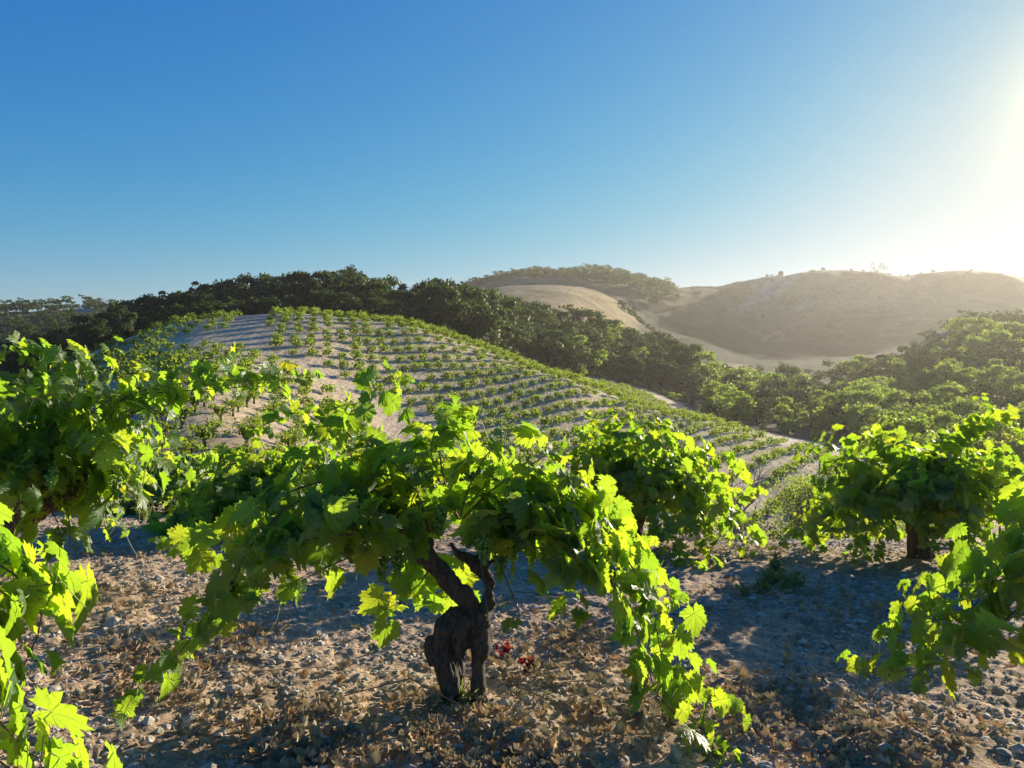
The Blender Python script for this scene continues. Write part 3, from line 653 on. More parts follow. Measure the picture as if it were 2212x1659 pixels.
# ---- other vines of the front block
def std_trunk(b, h, rr, r0=.09):
    t = []; b = np.array(b); lean = rr.normal(0, .08, 2); top = b+np.array([lean[0], lean[1], h*.6])
    def tb(pts, rad):
        c = resample(np.c_[np.array(pts), np.array(rad)[:, None]], .03); return tube(c[:, :3], c[:, 3], 9)
    t.append(tb([b-[0, 0, .12], b+[0, 0, .15]+rr.normal(0, .03, 3), top], [r0*1.3, r0, r0*.95]))
    tips = []
    for k in range(4):
        a = k*1.57+rr.uniform(-.5, .5); e = top+np.array([math.sin(a)*.22, math.cos(a)*.22, h*.4+rr.uniform(-.05, .08)]); mid = (top+e)/2+np.array([math.sin(a)*.07, math.cos(a)*.07, -.04])
        t.append(tb([top-[0, 0, .04], mid, e], [r0*.8, r0*.62, r0*.4])); tips.append(e)
    return t, tips
def front_vine(label, px, pyv, Y, expl, nrand, seed, leaf=.075, h=.62, Lr=(.7, 1.3), name='grapevine', up=(-.1, .75), hi=True, azr=None, x=None, droop=1.6, lat=.5, ys=1.0, sunb=.85):
    rr = np.random.default_rng(seed); X = (px*K-512)/F*Y if x is None else x; b = Vector((X, Y, hz(X, Y))); tr, tips = std_trunk(b, h, rr)
    can = [[q*ys for q in PN(l)] for l in expl]
    for i in range(nrand):
        az = i/nrand*6.283+rr.normal(0, .3) if azr is None else rr.uniform(*azr)
        can.append(droop_cane(tips[rr.integers(0, 4)], az, rr.uniform(*up), rr.uniform(*Lr), rr, droop))
    return make_vine(name, label, b, can, rr, leaf, tr, .016, .014, hi=hi, tendrils=8, grapes=2, lat=lat, sunb=sunb)
front_vine('full round vine just behind and right of the centre vine, canes trailing right', 1385, 1170, 6.8,
  [[(1385,1060,6.1),(1350,960,6.0),(1330,900,6.0),(1335,872,6.0)], [(1390,1060,6.1),(1370,950,6.1),(1360,890,6.1),(1380,905,6.1)],
   [(1400,1060,6.2),(1450,960,6.2),(1490,990,6.1),(1540,1010,6.1)], [(1400,1060,6.2),(1480,1010,6.1),(1560,1080,6.0),(1620,1140,6.0),(1665,1180,6.0)],
   [(1400,1060,6.1),(1450,1000,5.8),(1500,1090,5.6),(1530,1190,5.5),(1550,1240,5.5)], [(1400,1070,6.0),(1420,1020,5.6),(1440,1130,5.4),(1480,1230,5.3),(1540,1270,5.2)],
   [(1380,1060,6.1),(1300,950,6.1),(1240,940,6.2),(1215,960,6.2)], [(1380,1060,6.1),(1290,990,5.9),(1230,1010,5.9),(1205,1080,5.9)],
   [(1370,1060,6.1),(1300,930,6.0),(1290,900,6.0),(1250,930,6.0)], [(1390,1060,6.0),(1400,930,6.0),(1430,920,6.0),(1450,960,6.0)], [(1360,1060,6.0),(1310,960,6.2),(1260,960,6.2)], [(1400,1070,6.1),(1510,1060,5.8),(1590,1150,5.6),(1620,1200,5.5)],
   [(1400,1060,6.2),(1460,1000,6.4),(1540,1040,6.5),(1600,1070,6.5),(1650,1060,6.5)]], 50, 21, .072, .60, (.6, 1.15), ys=1.097, up=(-.2, .6))
front_vine('broad bright vine on the right with a tall upright cane, dark trunk showing below', 1990, 1225, 6.5,
  [[(2000,1080,6.0),(2050,980,5.9),(2110,930,5.8),(2130,880,5.8),(2118,862,5.8)], [(2010,1080,6.0),(2080,970,5.8),(2140,900,5.8),(2180,920,5.8),(2212,950,5.8)],
   [(1990,1080,6.0),(1990,990,5.9),(1950,960,5.8),(1890,950,5.8),(1872,940,5.8)], [(1990,1080,6.0),(2020,970,5.9),(2060,950,5.8),(2080,980,5.8)],
   [(1980,1080,6.0),(1900,1030,5.8),(1830,1040,5.7),(1770,1060,5.7)], [(1980,1080,6.0),(1880,1060,5.7),(1780,1110,5.6),(1700,1170,5.6),(1680,1185,5.6)],
   [(1980,1080,6.0),(1870,1070,6.3),(1790,1050,6.5),(1740,1120,6.6)], [(1980,1080,6.0),(1900,1070,5.5),(1850,1130,5.3),(1835,1210,5.3)],
   [(1980,1080,6.0),(1920,1120,5.6),(1880,1190,5.4),(1850,1220,5.3)], [(1960,1080,6.0),(1850,1090,5.8),(1790,1150,5.6),(1750,1200,5.5)], [(2000,1080,6.0),(1960,1000,6.1),(1930,990,6.0)], [(2030,1080,6.0),(2100,1000,6.1),(2160,980,6.0),(2200,1000,6.0)], [(1970,1090,6.0),(1830,1110,6.2),(1740,1180,6.3)],
   [(2010,1080,6.0),(2100,1040,5.6),(2140,1150,5.5),(2120,1240,5.4)],[(2010,1080,6.0),(2130,1010,5.8),(2212,1080,5.7),(2260,1150,5.7)]], 50, 22, .072, .64, (.5, 1.1), ys=1.083, up=(-.2, .8))
front_vine('deep green vine behind the centre vine on its left side', 600, 1150, 7.0,
  [[(600,1020,6.9),(560,930,6.8),(640,900,6.8),(720,880,6.8)], [(620,1020,6.9),(700,900,6.8),(745,870,6.8),(760,850,6.8)], [(600,1030,6.9),(500,980,6.7),(440,1060,6.5),(390,1140,6.4),(350,1165,6.3)],
   [(600,1030,6.9),(500,1000,6.5),(450,1080,6.2),(410,1150,6.0)], [(620,1030,6.9),(740,960,6.7),(820,930,6.6),(850,960,6.6)]], 60, 23, .076, .5, (.7, 1.3), up=(-.3, .3))
front_vine('second leafy vine hidden behind the centre of the front vine', 1010, 1120, 9.6, [], 34, 24, .08, .55, (.5, 1.0), hi=False, up=(-.1,.5))
front_vine('low bright vine among weeds between the left vine and the deep green vine', 400, 1100, 9.2, [], 40, 25, .082, .5, (.6, 1.1), hi=False, up=(-.2,.4))
front_vine('small vine half hidden behind the left edge vine', 170, 1080, 9.8, [], 34, 26, .08, .5, (.6, 1.1), hi=False, up=(-.2,.4))
front_vine('vine beyond the right hand vine at the right edge of the photo', 2240, 1120, 8.6, [], 36, 27, .08, .6, (.7, 1.3), hi=False)
front_vine('vine at the right edge close to the viewer, canes sweeping left over the soil', 2500, 1400, 3.3,
  [[(2470,1180,3.3),(2330,1100,3.2),(2212,1170,3.15),(2130,1260,3.1),(2040,1310,3.05),(1960,1330,3.0),(1895,1375,3.0)],
   [(2470,1180,3.3),(2300,1150,3.1),(2180,1220,3.0),(2090,1320,2.95),(2000,1345,2.9),(1930,1370,2.9)],
   [(2470,1190,3.3),(2330,1180,3.0),(2212,1300,2.9),(2100,1400,2.85),(1990,1440,2.8),(1900,1455,2.8),(1830,1440,2.8)],
   [(2470,1190,3.3),(2350,1200,2.9),(2240,1290,2.8),(2160,1350,2.8),(2050,1410,2.75),(1960,1470,2.72)],
   [(2470,1190,3.3),(2350,1110,3.4),(2230,1130,3.5),(2140,1210,3.6),(2020,1270,3.6),(1950,1270,3.6)],
   [(2470,1190,3.3),(2350,1090,3.3),(2260,1110,3.3),(2190,1150,3.3),(2160,1180,3.3)],
   [(2470,1190,3.3),(2350,1150,3.1),(2250,1230,3.05),(2180,1310,3.0),(2120,1360,3.0)]], 7, 28, .074, .66, (.5, .8), azr=(0.2, 2.8))
front_vine('nearest vine, big glowing leaves poking in at the lower left corner', -420, 1500, 1.9,
  [[(-420,1250,1.9),(-250,1180,1.8),(-100,1180,1.75),(30,1240,1.72),(90,1330,1.7),(60,1420,1.7),(30,1480,1.7)], [(-420,1250,1.9),(-200,1200,1.7),(-60,1230,1.65),(20,1270,1.65),(120,1260,1.65)],
   [(-420,1300,1.9),(-220,1400,1.6),(-100,1500,1.5),(0,1560,1.45),(50,1620,1.42),(120,1650,1.42)], [(-420,1300,1.9),(-220,1450,1.5),(-60,1600,1.4),(80,1690,1.35),(200,1680,1.35)], [(-420,1250,1.9),(-200,1300,1.7),(-50,1390,1.65),(20,1440,1.6)]], 3, 29, .088, .66, (.4, .6), azr=(3.4, 5.8), x=-1.95, sunb=3.5)

# ---------------------------------------------------------------- projections
def proj(x, y, z): return (512+F*x/y, VH-F*z/y)
def ground_hit(px, py, ymax=900):
    u, v = px*K, py*K; Y = np.exp(np.linspace(math.log(1.2), math.log(ymax), 4000)); x = (u-512)/F*Y
    d = -(v-VH)/F*Y-H(x, Y); i = np.argmax(d < 0); i = i if d[i] < 0 else len(Y)-1
    return Vector((x[i], Y[i], hz(x[i], Y[i])))
def visible(x, y, z):
    ok = np.ones(len(x), bool)
    for t in np.linspace(0.15, 0.97, 60): ok &= H0(x*t, y*t) < z*t+0.3
    u, v = proj(x, y, z); return ok & (u > -25) & (u < 1050)
def inpoly(px, py, poly):
    r = np.zeros(len(px), bool); j = len(poly)-1
    for i in range(len(poly)):
        xi, yi = poly[i]; xj, yj = poly[j]
        c = ((yi > py) != (yj > py)) & (px < (xj-xi)*(py-yi)/(yj-yi+1e-12)+xi); r ^= c; j = i
    return r

# ---------------------------------------------------------------- vines of the slope
QUAD = (np.array([[0, 0, 0], [.55, .45, -.12], [0, 1, -.05], [-.55, .45, -.12]], float), np.array([[0, 1, 2], [0, 2, 3]]))
def slope_vine(seed, protos, leaf, ncane, up, L, node, curl=True):
    rr = np.random.default_rng(seed); pos = []; nrm = []; tip = []; size = []
    for i in range(ncane):
        az = i/ncane*6.283+rr.normal(0, .3); u_ = rr.uniform(*up); Lc = rr.uniform(*L); p = np.array([0.12*math.sin(az), .12*math.cos(az), .55]); wd = rr.normal(0, .4)
        d = np.array([math.sin(az)*math.cos(u_), math.cos(az)*math.cos(u_), math.sin(u_)]); n = int(Lc/node)
        for k in range(n):
            d = d+np.array([wd*.05, -wd*.04, -node*(1.0+1.6*k/n)])+rr.normal(0, .07, 3); d /= np.linalg.norm(d); p = p+d*node; p[2] = max(p[2], .12)
            for q in range(2):
                o = rr.normal(0, 1, 3); o /= np.linalg.norm(o); pos.append(p+o*leaf*.8); rad = p-np.array([0, 0, .6]); rad /= max(.2, np.linalg.norm(rad))
                nrm.append(rad*.7+np.array([0, 0, .5])+rr.normal(0, .55, 3)); tip.append(np.array([0, 0, -.7])+o); size.append(leaf*rr.uniform(.7, 1.2)*(1-.5*k/n))
    pos, nrm, tip, size = map(np.array, (pos, nrm, tip, size)); lv = rr.random(len(pos))*.9
    V, Fc, LVv, UV = leaf_field(protos, pos, nrm, tip, size, rr, lv, curl); return V, Fc, LVv
def small_trunk(seed):
    rr = np.random.default_rng(seed); b = np.zeros(3); t = [tube(np.array([[0, 0, -.3], [0.02, 0, .1], [rr.normal(0, .05), rr.normal(0, .05), .4]]), [.09, .07, .065], 7)]
    for k in range(4):
        a = k*1.57+rr.uniform(-.4, .4); t.append(tube(np.array([[0, 0, .33], [.1*math.sin(a), .1*math.cos(a), .42], [.2*math.sin(a), .2*math.cos(a), .62]]), [.05, .045, .03], 6))
    V, Fq = join(t); return V, Fq
TR = [mesh_np('trunk', *small_trunk(s), [M['bark']], True) for s in range(3)]
def mkf(args): 
    V, Fc, lv = slope_vine(*args); return mesh_np('foliage', V, Fc, [M['vine_far']], True, {'lv': lv})
NEARF = [mkf((100+s, LEAF_MID[:2], .085, 18, (.2, 1.2), (.4, .9), .07)) for s in range(4)]
FARF = [mkf((120+s, [QUAD], .165, 20, (.1, 1.25), (.4, .9), .07, False)) for s in range(6)]
UPF = [mkf((140+s, [QUAD], .165, 16, (.5, 1.35), (.45, .9), .075, False)) for s in range(4)]
LOWD = [slope_vine(160+s, [QUAD], .23, 15, (.1, 1.25), (.4, .9), .11, False) for s in range(4)]
da = R(35); e1 = np.array([math.sin(da), math.cos(da)]); e2 = np.array([math.cos(da), -math.sin(da)])
gi, gj = np.meshgrid(np.arange(-90, 220), np.arange(-120, 120), indexing='ij'); rr = np.random.default_rng(5)
gx = (e1[0]*gi*2.3+e2[0]*gj*2.65).ravel(); gy = (e1[1]*gi*2.3+e2[1]*gj*2.65).ravel(); gx = gx+rr.normal(0, .12, len(gx)); gy = gy+rr.normal(0, .12, len(gy))
keep = gy > 24; gx, gy = gx[keep], gy[keep]
gz = H(gx, gy); gu, gv = proj(gx, gy, gz)
lim = np.interp(gu, [-200, 0, 100, 200, 290, 400, 500, 560, 620, 650, 700, 760, 833, 900, 1024], [70, 74, 90, 99, 110, 117, 127, 160, 174, 168, 112, 90, 86, 76, 70])
BARE = [(535,668),(590,668),(580,700),(565,745),(610,770),(680,792),(760,828),(850,868),(900,888),(960,915),(1000,960),(1010,1000),(940,1000),(850,945),(790,895),(690,835),(600,785),(545,762),(460,748),(400,750),(340,745),(420,725),(500,712)]
ok = (gy < lim) & (gu > -120) & (gu < 1150) & ~inpoly(gu/K, gv/K, BARE) & (rr.random(len(gx)) > .035)
track2 = np.abs(gy-(lim-0)) < 0; gx, gy, gz, gu, gv = (a[ok] for a in (gx, gy, gz, gu, gv))
vis = visible(gx, gy, gz+.9); order = np.argsort(np.where(vis, gy, 1e6)); nind = min(296, int(vis.sum()))
open('/tmp/log.txt','a').write(str((len(gx), int(vis.sum())))+'\n'); print('vines', len(gx), 'visible', int(vis.sum()))
GROUPS = {'l': 'vines of the near left block', 'u': 'upright vines by the brow of the slope', 'm': 'vines in rows on the sandy slope', 'r': 'vines in rows low on the right of the slope'}
LABS = {'l': 'small spreading vine in the reddish left part of the slope', 'u': 'small upright vine near the rounded brow of the slope', 'm': 'small bushy vine in the regular rows on the pale sandy slope', 'r': 'small vine in the dense converging rows low on the right'}
rest = []
for n_, i in enumerate(order):
    x, y, z = gx[i], gy[i], gz[i]; px, py = gu[i]/K, gv[i]/K
    kd = 'u' if (py < 775 and px < 760) else ('l' if px < 760 and y < 75 else ('r' if px > 1400 else 'm')); sc = rr.uniform(.8, 1.2)*(1.12 if kd in 'ml' else 1.0)
    if n_ < nind:
        r_ = empty('grapevine', (x, y, z), rr.uniform(0, 6.28)); r_.scale = (sc, sc, sc*rr.uniform(.85, 1.15)); tag(r_, LABS[kd], 'vine', GROUPS[kd])
        add('trunk', TR[rr.integers(0, 3)], r_)
        add('foliage', (NEARF[rr.integers(0, 4)] if y < 62 else (UPF[rr.integers(0, 4)] if kd == 'u' else FARF[rr.integers(0, 6)])), r_)
    else: rest.append((x, y, z, sc))
V = []; Fc = []; LVv = []; o = 0
for x, y, z, sc in rest:
    pv, pf, pl = LOWD[rr.integers(0, 4)]; a = rr.uniform(0, 6.28); c, s_ = math.cos(a), math.sin(a); q = pv*sc
    V.append(np.c_[q[:, 0]*c-q[:, 1]*s_+x, q[:, 0]*s_+q[:, 1]*c+y, q[:, 2]+z]); Fc.append(pf+o); o += len(pv); LVv.append(pl)
if V: tag(add('distant_vines', mesh_np('distant_vines', np.concatenate(V), np.concatenate(Fc), [M['vine_far']], True, {'lv': np.concatenate(LVv)})), 'the many farther vines in rows covering the rest of the slope', 'vines', kind='stuff')

# ---------------------------------------------------------------- trees
def crown(seed, w_, h_, nblob, nq, qs, shape='round', base=.25):
    rr = np.random.default_rng(seed); bl = []
    for i in range(nblob):
        a = rr.uniform(0, 6.28); t = rr.uniform(base, .95); env = math.sin(math.pi*min(1, max(.08, (t-base*.6)/(1.05-base*.6))))**.6
        r_ = w_/2*env*math.sqrt(rr.uniform(.15, 1)); br = rr.uniform(.14, .27)*w_*(1-.3*t)
        bl.append((math.cos(a)*r_*.85, math.sin(a)*r_*.85, h_*t-br*.4, br, rr.uniform(.6, .85)))
    bl = np.array(bl); vol = bl[:, 3]**2; k = rr.choice(nblob, nq, p=vol/vol.sum())
    d = rr.normal(0, 1, (nq, 3)); d /= np.linalg.norm(d, axis=1, keepdims=True); d[:, 2] = np.where(d[:, 2] < -.3, -d[:, 2]*.6, d[:, 2])
    rad = bl[k, 3]*rr.uniform(.55, 1.12, nq); pos = bl[k, :3]+d*rad[:, None]*np.c_[np.ones(nq), np.ones(nq), bl[k, 4]]
    nrm = d*.9+rr.normal(0, .6, (nq, 3)); tip = rr.normal(0, 1, (nq, 3)); size = qs*rr.uniform(.6, 1.3, nq)
    lv = np.clip(bl[k, 3]*0+rr.random(nblob)[k]*.55+rr.random(nq)*.3, 0, .87)
    V, Fc, L, U = leaf_field([QUAD], pos, nrm, tip, size, rr, lv, False); return V, Fc, L, bl
def tree_trunk(seed, h_, bl, r0=.28):
    rr = np.random.default_rng(seed); top = np.array([rr.normal(0, .3), rr.normal(0, .3), h_*.45]); t = [tube(np.array([[0, 0, -1.0], [0, 0, .4], [top[0]*.4, top[1]*.4, h_*.22], top]), [r0*1.3, r0, r0*.8, r0*.6], 8)]
    for b in bl[:9]:
        e = b[:3]; m_ = (top+e)/2+np.array([0, 0, -.2]); t.append(tube(np.array([top*.75, m_, e]), [r0*.5, r0*.32, r0*.1], 5))
    return join(t)
OAK = []
for s, (w_, h_, nb, nq, qs) in enumerate([(7.5, 7, 20, 2600, .36), (8.5, 6.4, 24, 2800, .38), (6, 8.5, 20, 2600, .36), (7, 7.5, 16, 2400, .36), (9, 7.5, 26, 3000, .38), (5.5, 9.5, 20, 2600, .36)]):
    V, Fc, L, bl = crown(200+s, w_, h_, nb, nq, qs); cm = []
    for m_ in ('oak', 'oak_light'): cm.append(mesh_np('crown', V, Fc, [M[m_]], True, {'lv': L}))
    OAK.append((cm, mesh_np('trunk', *tree_trunk(s, h_, bl), [M['tree_bark']], True), h_))
BUSH = []
for s in range(3):
    V, Fc, L, bl = crown(230+s, 3.2, 2.4, 12, 900, .26, base=.12); BUSH.append([mesh_np('crown', V, Fc, [M[m_]], True, {'lv': L}) for m_ in ('oak', 'oak_light')])
OAKS = []
def oak(x, y, h, label, group, light=0, k=None, z=None, wf=1.0, rng_=rng):
    OAKS.append((x, y, h, label, group, light, rng_.integers(0, 6) if k is None else k, z, wf))
def build_oak(x, y, h, label, group, light, k, z, wf, rng_=rng):
    cm, tm, h0 = OAK[k]; sc = h/h0
    r_ = empty('oak_tree', (x, y, (hz(x, y) if z is None else z)-.15), rng_.uniform(0, 6.28)); r_.scale = (sc*wf, sc*wf, sc); tag(r_, label, 'tree', group)
    add('trunk', tm, r_); add('crown', cm[light], r_); return r_
def bush(x, y, h, label, group, light=0, name='bush'):
    sc = h/2.4; k = rng.integers(0, 3); o = add(name, BUSH[k][light], loc=(x, y, hz(x, y)-.1), rot=(0, 0, rng.uniform(0, 6.28))); o.scale = (sc*rng.uniform(.9, 1.3), sc*rng.uniform(.9, 1.3), sc); tag(o, label, 'bush', group); return o
def xu(u, Y): return (u-512)/F*Y
rng = np.random.default_rng(99)
# skyline wood behind the vineyard: (u, row of the tree top, Y)
TOP = ([110,135,160,185,205,225,245,265,285,305,320,335,352,368,385,400,415,430,447,465,482,500],[306,300,293,288,283,279,276,277,272,270,266,264,266,272,275,279,281,276,275,280,283,287])
for row, (dy, k_) in enumerate(((14, .55), (26, .85), (38, 1.0))):
    for u in np.arange(96, 506, 11.5 if row < 2 else 9):
        uu = u+rng.normal(0, 3); cr = np.interp(uu, [0, 100, 200, 290, 400, 500], [78, 92, 101, 112, 120, 132]); Y = cr+dy+rng.normal(0, 2); x = xu(uu, Y); z = hz(x, Y)
        vt = np.interp(uu, *TOP)+rng.normal(0, 3.0); h = max(3.5, ((VH-vt)/F*Y-z)*k_); h = min(h, 14)
        if rng.random() < .08 and row == 0: continue
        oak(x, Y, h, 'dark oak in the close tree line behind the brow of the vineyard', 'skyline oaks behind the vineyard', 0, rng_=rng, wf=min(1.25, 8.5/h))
# dense wood on the left below the skyline
for Y0 in (100, 112, 126, 142, 160):
    for u in np.arange(-70, 128, 24*100/Y0):
        Y = Y0+rng.normal(0, 3); x = xu(u+rng.normal(0, 4), Y); z = hz(x, Y); vt = np.interp(u, [-70, 0, 60, 110, 150], [352, 345, 335, 318, 305])+rng.normal(0, 4)
        h = np.clip((VH-vt)/F*Y-z, 5, 11); oak(x, Y, h, 'dark shaded oak in the wood left of the vineyard slope', 'oaks in the dark left wood', 0, rng_=rng)
# far left wooded ridge
for Y0 in (215, 245, 275, 305, 335, 365):
    for u in np.arange(-60, 150, 17*250/Y0+3):
        Y = Y0+rng.normal(0, 6); x = xu(u+rng.normal(0, 4), Y); oak(x, Y, rng.uniform(5.5, 8), 'small rounded oak on the far wooded ridge at the left', 'oaks on the far left ridge', 0, rng_=rng, wf=1.15)
# band of oaks running down to the right behind the slope
low = ([455,509,556,602,648,685],[136,158,178,190,196,200]); up = ([440,500,546,592,639,690],[150,215,245,262,262,232])
for u in np.arange(448, 700, 15):
    a, b_ = np.interp(u, *low), np.interp(u, *up); Y = a
    while Y < b_:
        uu = u+rng.normal(0, 4); x = xu(uu, Y); vt = np.interp(uu, [440, 463, 491, 509, 546, 592, 639, 662, 685, 713], [279, 283, 287, 295, 307, 310, 330, 338, 343, 352])+rng.normal(0, 2.5)
        hh = np.clip((VH-vt)/F*Y-hz(x, Y), 4, 15) if Y > b_-28 else rng.uniform(7.5, 10.5)
        oak(x, Y+rng.normal(0, 2), hh, 'dark oak in the wood running down the hillside behind the slope', 'oaks of the hillside wood', int(rng.random() < .08), rng_=rng); Y += rng.uniform(13, 19)
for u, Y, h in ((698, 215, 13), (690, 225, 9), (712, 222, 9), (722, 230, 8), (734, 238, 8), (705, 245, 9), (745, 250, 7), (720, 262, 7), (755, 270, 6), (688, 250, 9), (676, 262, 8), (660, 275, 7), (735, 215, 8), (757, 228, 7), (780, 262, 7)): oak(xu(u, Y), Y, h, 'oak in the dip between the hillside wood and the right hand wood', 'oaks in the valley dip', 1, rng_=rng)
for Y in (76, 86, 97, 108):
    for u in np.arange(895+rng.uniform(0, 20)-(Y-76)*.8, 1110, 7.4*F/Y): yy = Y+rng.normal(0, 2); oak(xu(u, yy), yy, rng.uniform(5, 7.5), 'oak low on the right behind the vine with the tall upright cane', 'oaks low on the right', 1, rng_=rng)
# the wood on the right
cnt = 0
for Y in np.arange(118, 300, 9.5):
    u0 = np.interp(Y, [112, 125, 140, 152, 170, 210, 240, 262, 295], [905, 830, 750, 716, 712, 735, 800, 880, 960]); st = 8.8*F/Y
    for u in np.arange(u0+rng.uniform(0, st*.6), 1110, st):
        if 935 < u < 990 and 240 < Y < 300 and rng.random() < .6: continue
        if rng.random() < .1: continue
        yy = Y+rng.normal(0, 2.5); x = xu(u+rng.normal(0, st*.2), yy); cnt += 1
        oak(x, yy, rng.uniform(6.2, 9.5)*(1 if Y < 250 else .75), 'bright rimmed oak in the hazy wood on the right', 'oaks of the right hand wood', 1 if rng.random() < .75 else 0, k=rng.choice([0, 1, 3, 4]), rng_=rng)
# ridge wood behind the golden hill
for Y0 in (560, 590, 620, 650):
    for u in np.arange(474, 672, 7.5):
        vt = np.interp(u, [474, 500, 532, 560, 593, 620, 648, 670], [276, 271, 266, 269, 263, 268, 273, 281]); Y = Y0+rng.normal(0, 8); uu = u+rng.normal(0, 2.5); x = xu(uu, Y); z = hz(x, Y)
        h = min(11, (VH-vt+rng.normal(0, 1.5))/F*Y-z)
        if h > 3.5: oak(x, Y, h, 'tiny dark oak on the ridge above the golden grass hill', 'oaks on the ridge above the golden hill', 0, rng_=rng, wf=1.2)
for u, Y in ((622, 395), (629, 398), (636, 401), (643, 404), (631, 388), (640, 392), (648, 398), (625, 385), (652, 410)): bush(xu(u, Y), Y, rng.uniform(2.5, 4.5), 'dark bush at the right flank of the golden grass hill', 'bushes on the flank of the golden hill')
# bushes along the edges of the woods
for u in np.arange(395, 700, 9):
    Y = np.interp(u, [395, 509, 556, 602, 648, 700], [126, 148, 170, 182, 188, 176])+rng.normal(0, 2); bush(xu(u, Y), Y, rng.uniform(1.2, 2.6), 'low scrub bush along the foot of the hillside wood', 'scrub at the foot of the hillside wood', int(u < 440 or rng.random() < .4))
for u, Y in ((712, 148), (735, 150), (760, 142), (790, 131), (820, 124), (850, 119), (880, 113), (905, 108), (935, 104), (970, 101), (1000, 98)): bush(xu(u, Y), Y, rng.uniform(1.5, 3), 'low bush at the foot of the right hand wood', 'bushes at the foot of the right wood', int(rng.random() < .5))
# the 296 that show largest become objects, the rest one far-off mass
oa = np.array([(o[0], o[1], o[2]) for o in OAKS]); zt = H(oa[:, 0], oa[:, 1])+oa[:, 2]*.9
open('/tmp/log.txt','a').write('oaks %d\n' % len(OAKS)); vis = visible(oa[:, 0], oa[:, 1], zt); show = np.where(vis, oa[:, 2]/oa[:, 1], 0); od = np.argsort(-show); V = []; Fc = []; LL = []; o_ = 0; far_low = [crown(260+s, 7.5, 7, 14, 420, .62) for s in range(4)]
for n_, i in enumerate(od):
    if n_ < 292 and show[i] > 0: build_oak(*OAKS[i])
    elif show[i] > 0 or OAKS[i][1] < 300:
        x, y, h, _, _, _, k, z, wf = OAKS[i]; pv, pf, pl, _ = far_low[n_ % 4]; q = pv*np.array([wf, wf, 1])*h/7; V.append(q+np.array([x, y, hz(x, y)-.2])); Fc.append(pf+o_); o_ += len(pv); LL.append(pl)
tag(add('distant_wood', mesh_np('distant_wood', np.concatenate(V), np.concatenate(Fc), [M['oak']], True, {'lv': np.concatenate(LL)})), 'far-off trees of the wooded ridges that merge into one mass', 'wood', kind='stuff')
# scrub on the big bare hill
for i in range(60):
    u = rng.uniform(690, 1040); Y = rng.uniform(520, 690); 
    if i < 34: Y = rng.uniform(695, 712)
    if i == 0: u = 735
    bush(xu(u, Y), Y, rng.uniform(1.2, 3.2), 'tiny dark shrub dotted over the bare brown hill', 'shrubs on the bare hill')

def dead_tree(base, h, seed, mat, name, label, cat, twigs=4, leaves=None, lean=0, spread=.6, r0=.09):
    rr = np.random.default_rng(seed); tubes = []; tipsl = []
    def grow(p, d, L, r_, lev):
        n = 5; pts = [p]
        for i in range(n): d = d+rr.normal(0, .16, 3)+np.array([0, 0, .03]); d = d/np.linalg.norm(d); p = p+d*L/n; pts.append(p)
        tubes.append(tube(np.array(pts), np.linspace(r_, r_*.55, n+1), 5)); 
        if lev >= twigs: tipsl.append(p); return
        for k in range(2+(rr.random() < .6)):
            dd = d+rr.normal(0, spread, 3)+np.array([0, 0, .15]); dd /= np.linalg.norm(dd); q = pts[-1] if k < 2 else pts[3]; grow(q, dd, L*rr.uniform(.6, .82), r_*.58, lev+1)
    for k in range(1 if spread < .55 else 3):
        d0 = np.array([rr.normal(0, .45)+lean, rr.normal(0, .4), 1.0]); grow(np.array([0, 0, -.2]), d0/np.linalg.norm(d0), h*.34, r0*h/3, 0)
    r_ = empty(name, base); tag(r_, label, cat); V, Fq = join(tubes); add('branches', mesh_np('branches', V, Fq, [mat], True), r_)
    if leaves:
        T = np.array(tipsl); n = len(T)*leaves[1]; T = np.repeat(T, leaves[1], 0)+rr.normal(0, leaves[2], (n, 3))
        V, Fc, L, U = leaf_field([QUAD], T, rr.normal(0, 1, (n, 3))+[0, 0, .5], rr.normal(0, 1, (n, 3)), rr.uniform(.6, 1.3, n)*leaves[3], rr, rr.random(n)*.85, False); add('foliage', mesh_np('foliage', V, Fc, [M[leaves[0]]], True, {'lv': L}), r_)
    return r_
def gy_(u, Y): x = xu(u, Y); return Vector((x, Y, hz(x, Y)))
dead_tree(gy_(735, 22), 4.4, 3, M['dead_wood'], 'bare_tree', 'leafless grey tree with forked branches below the right hand rows', 'tree', 4)
dead_tree(gy_(716, 19), 2.8, 4, M['dead_wood'], 'bare_shrub', 'low leafless brown shrub left of the forked bare tree', 'bush', 4, spread=.7, r0=.05)
dead_tree(gy_(806, 24), 3.7, 5, M['dead_wood'], 'dry_bush', 'large sparse brownish bush left of the green bush by the track', 'bush', 5, ('oak', 9, .16, .06), spread=.6, r0=.06)
dead_tree(gy_(838, 28), 4.6, 6, M['tree_bark'], 'green_bush', 'rounded green bush just left of the right hand vine', 'bush', 5, ('oak_light', 16, .17, .08), spread=.6, r0=.06)
dead_tree(gy_(858, 30), 4.6, 9, M['tree_bark'], 'green_bush', 'green bush partly hidden behind the top of the right hand vine', 'bush', 5, ('oak_light', 14, .17, .08), spread=.6, r0=.06)
dead_tree(gy_(770, 20), 2.2, 7, M['dead_wood'], 'dry_shrub', 'low twiggy shrub at the foot of the large brownish bush', 'bush', 4, ('oak_light', 6, .12, .05), spread=.7, r0=.05)
dead_tree(gy_(877, 692), 13, 8, M['tree_bark'], 'bare_tree', 'lone bare round-headed tree on the saddle of the far ridge', 'tree', 4, ('oak', 3, .5, .28), spread=.62, r0=.09)
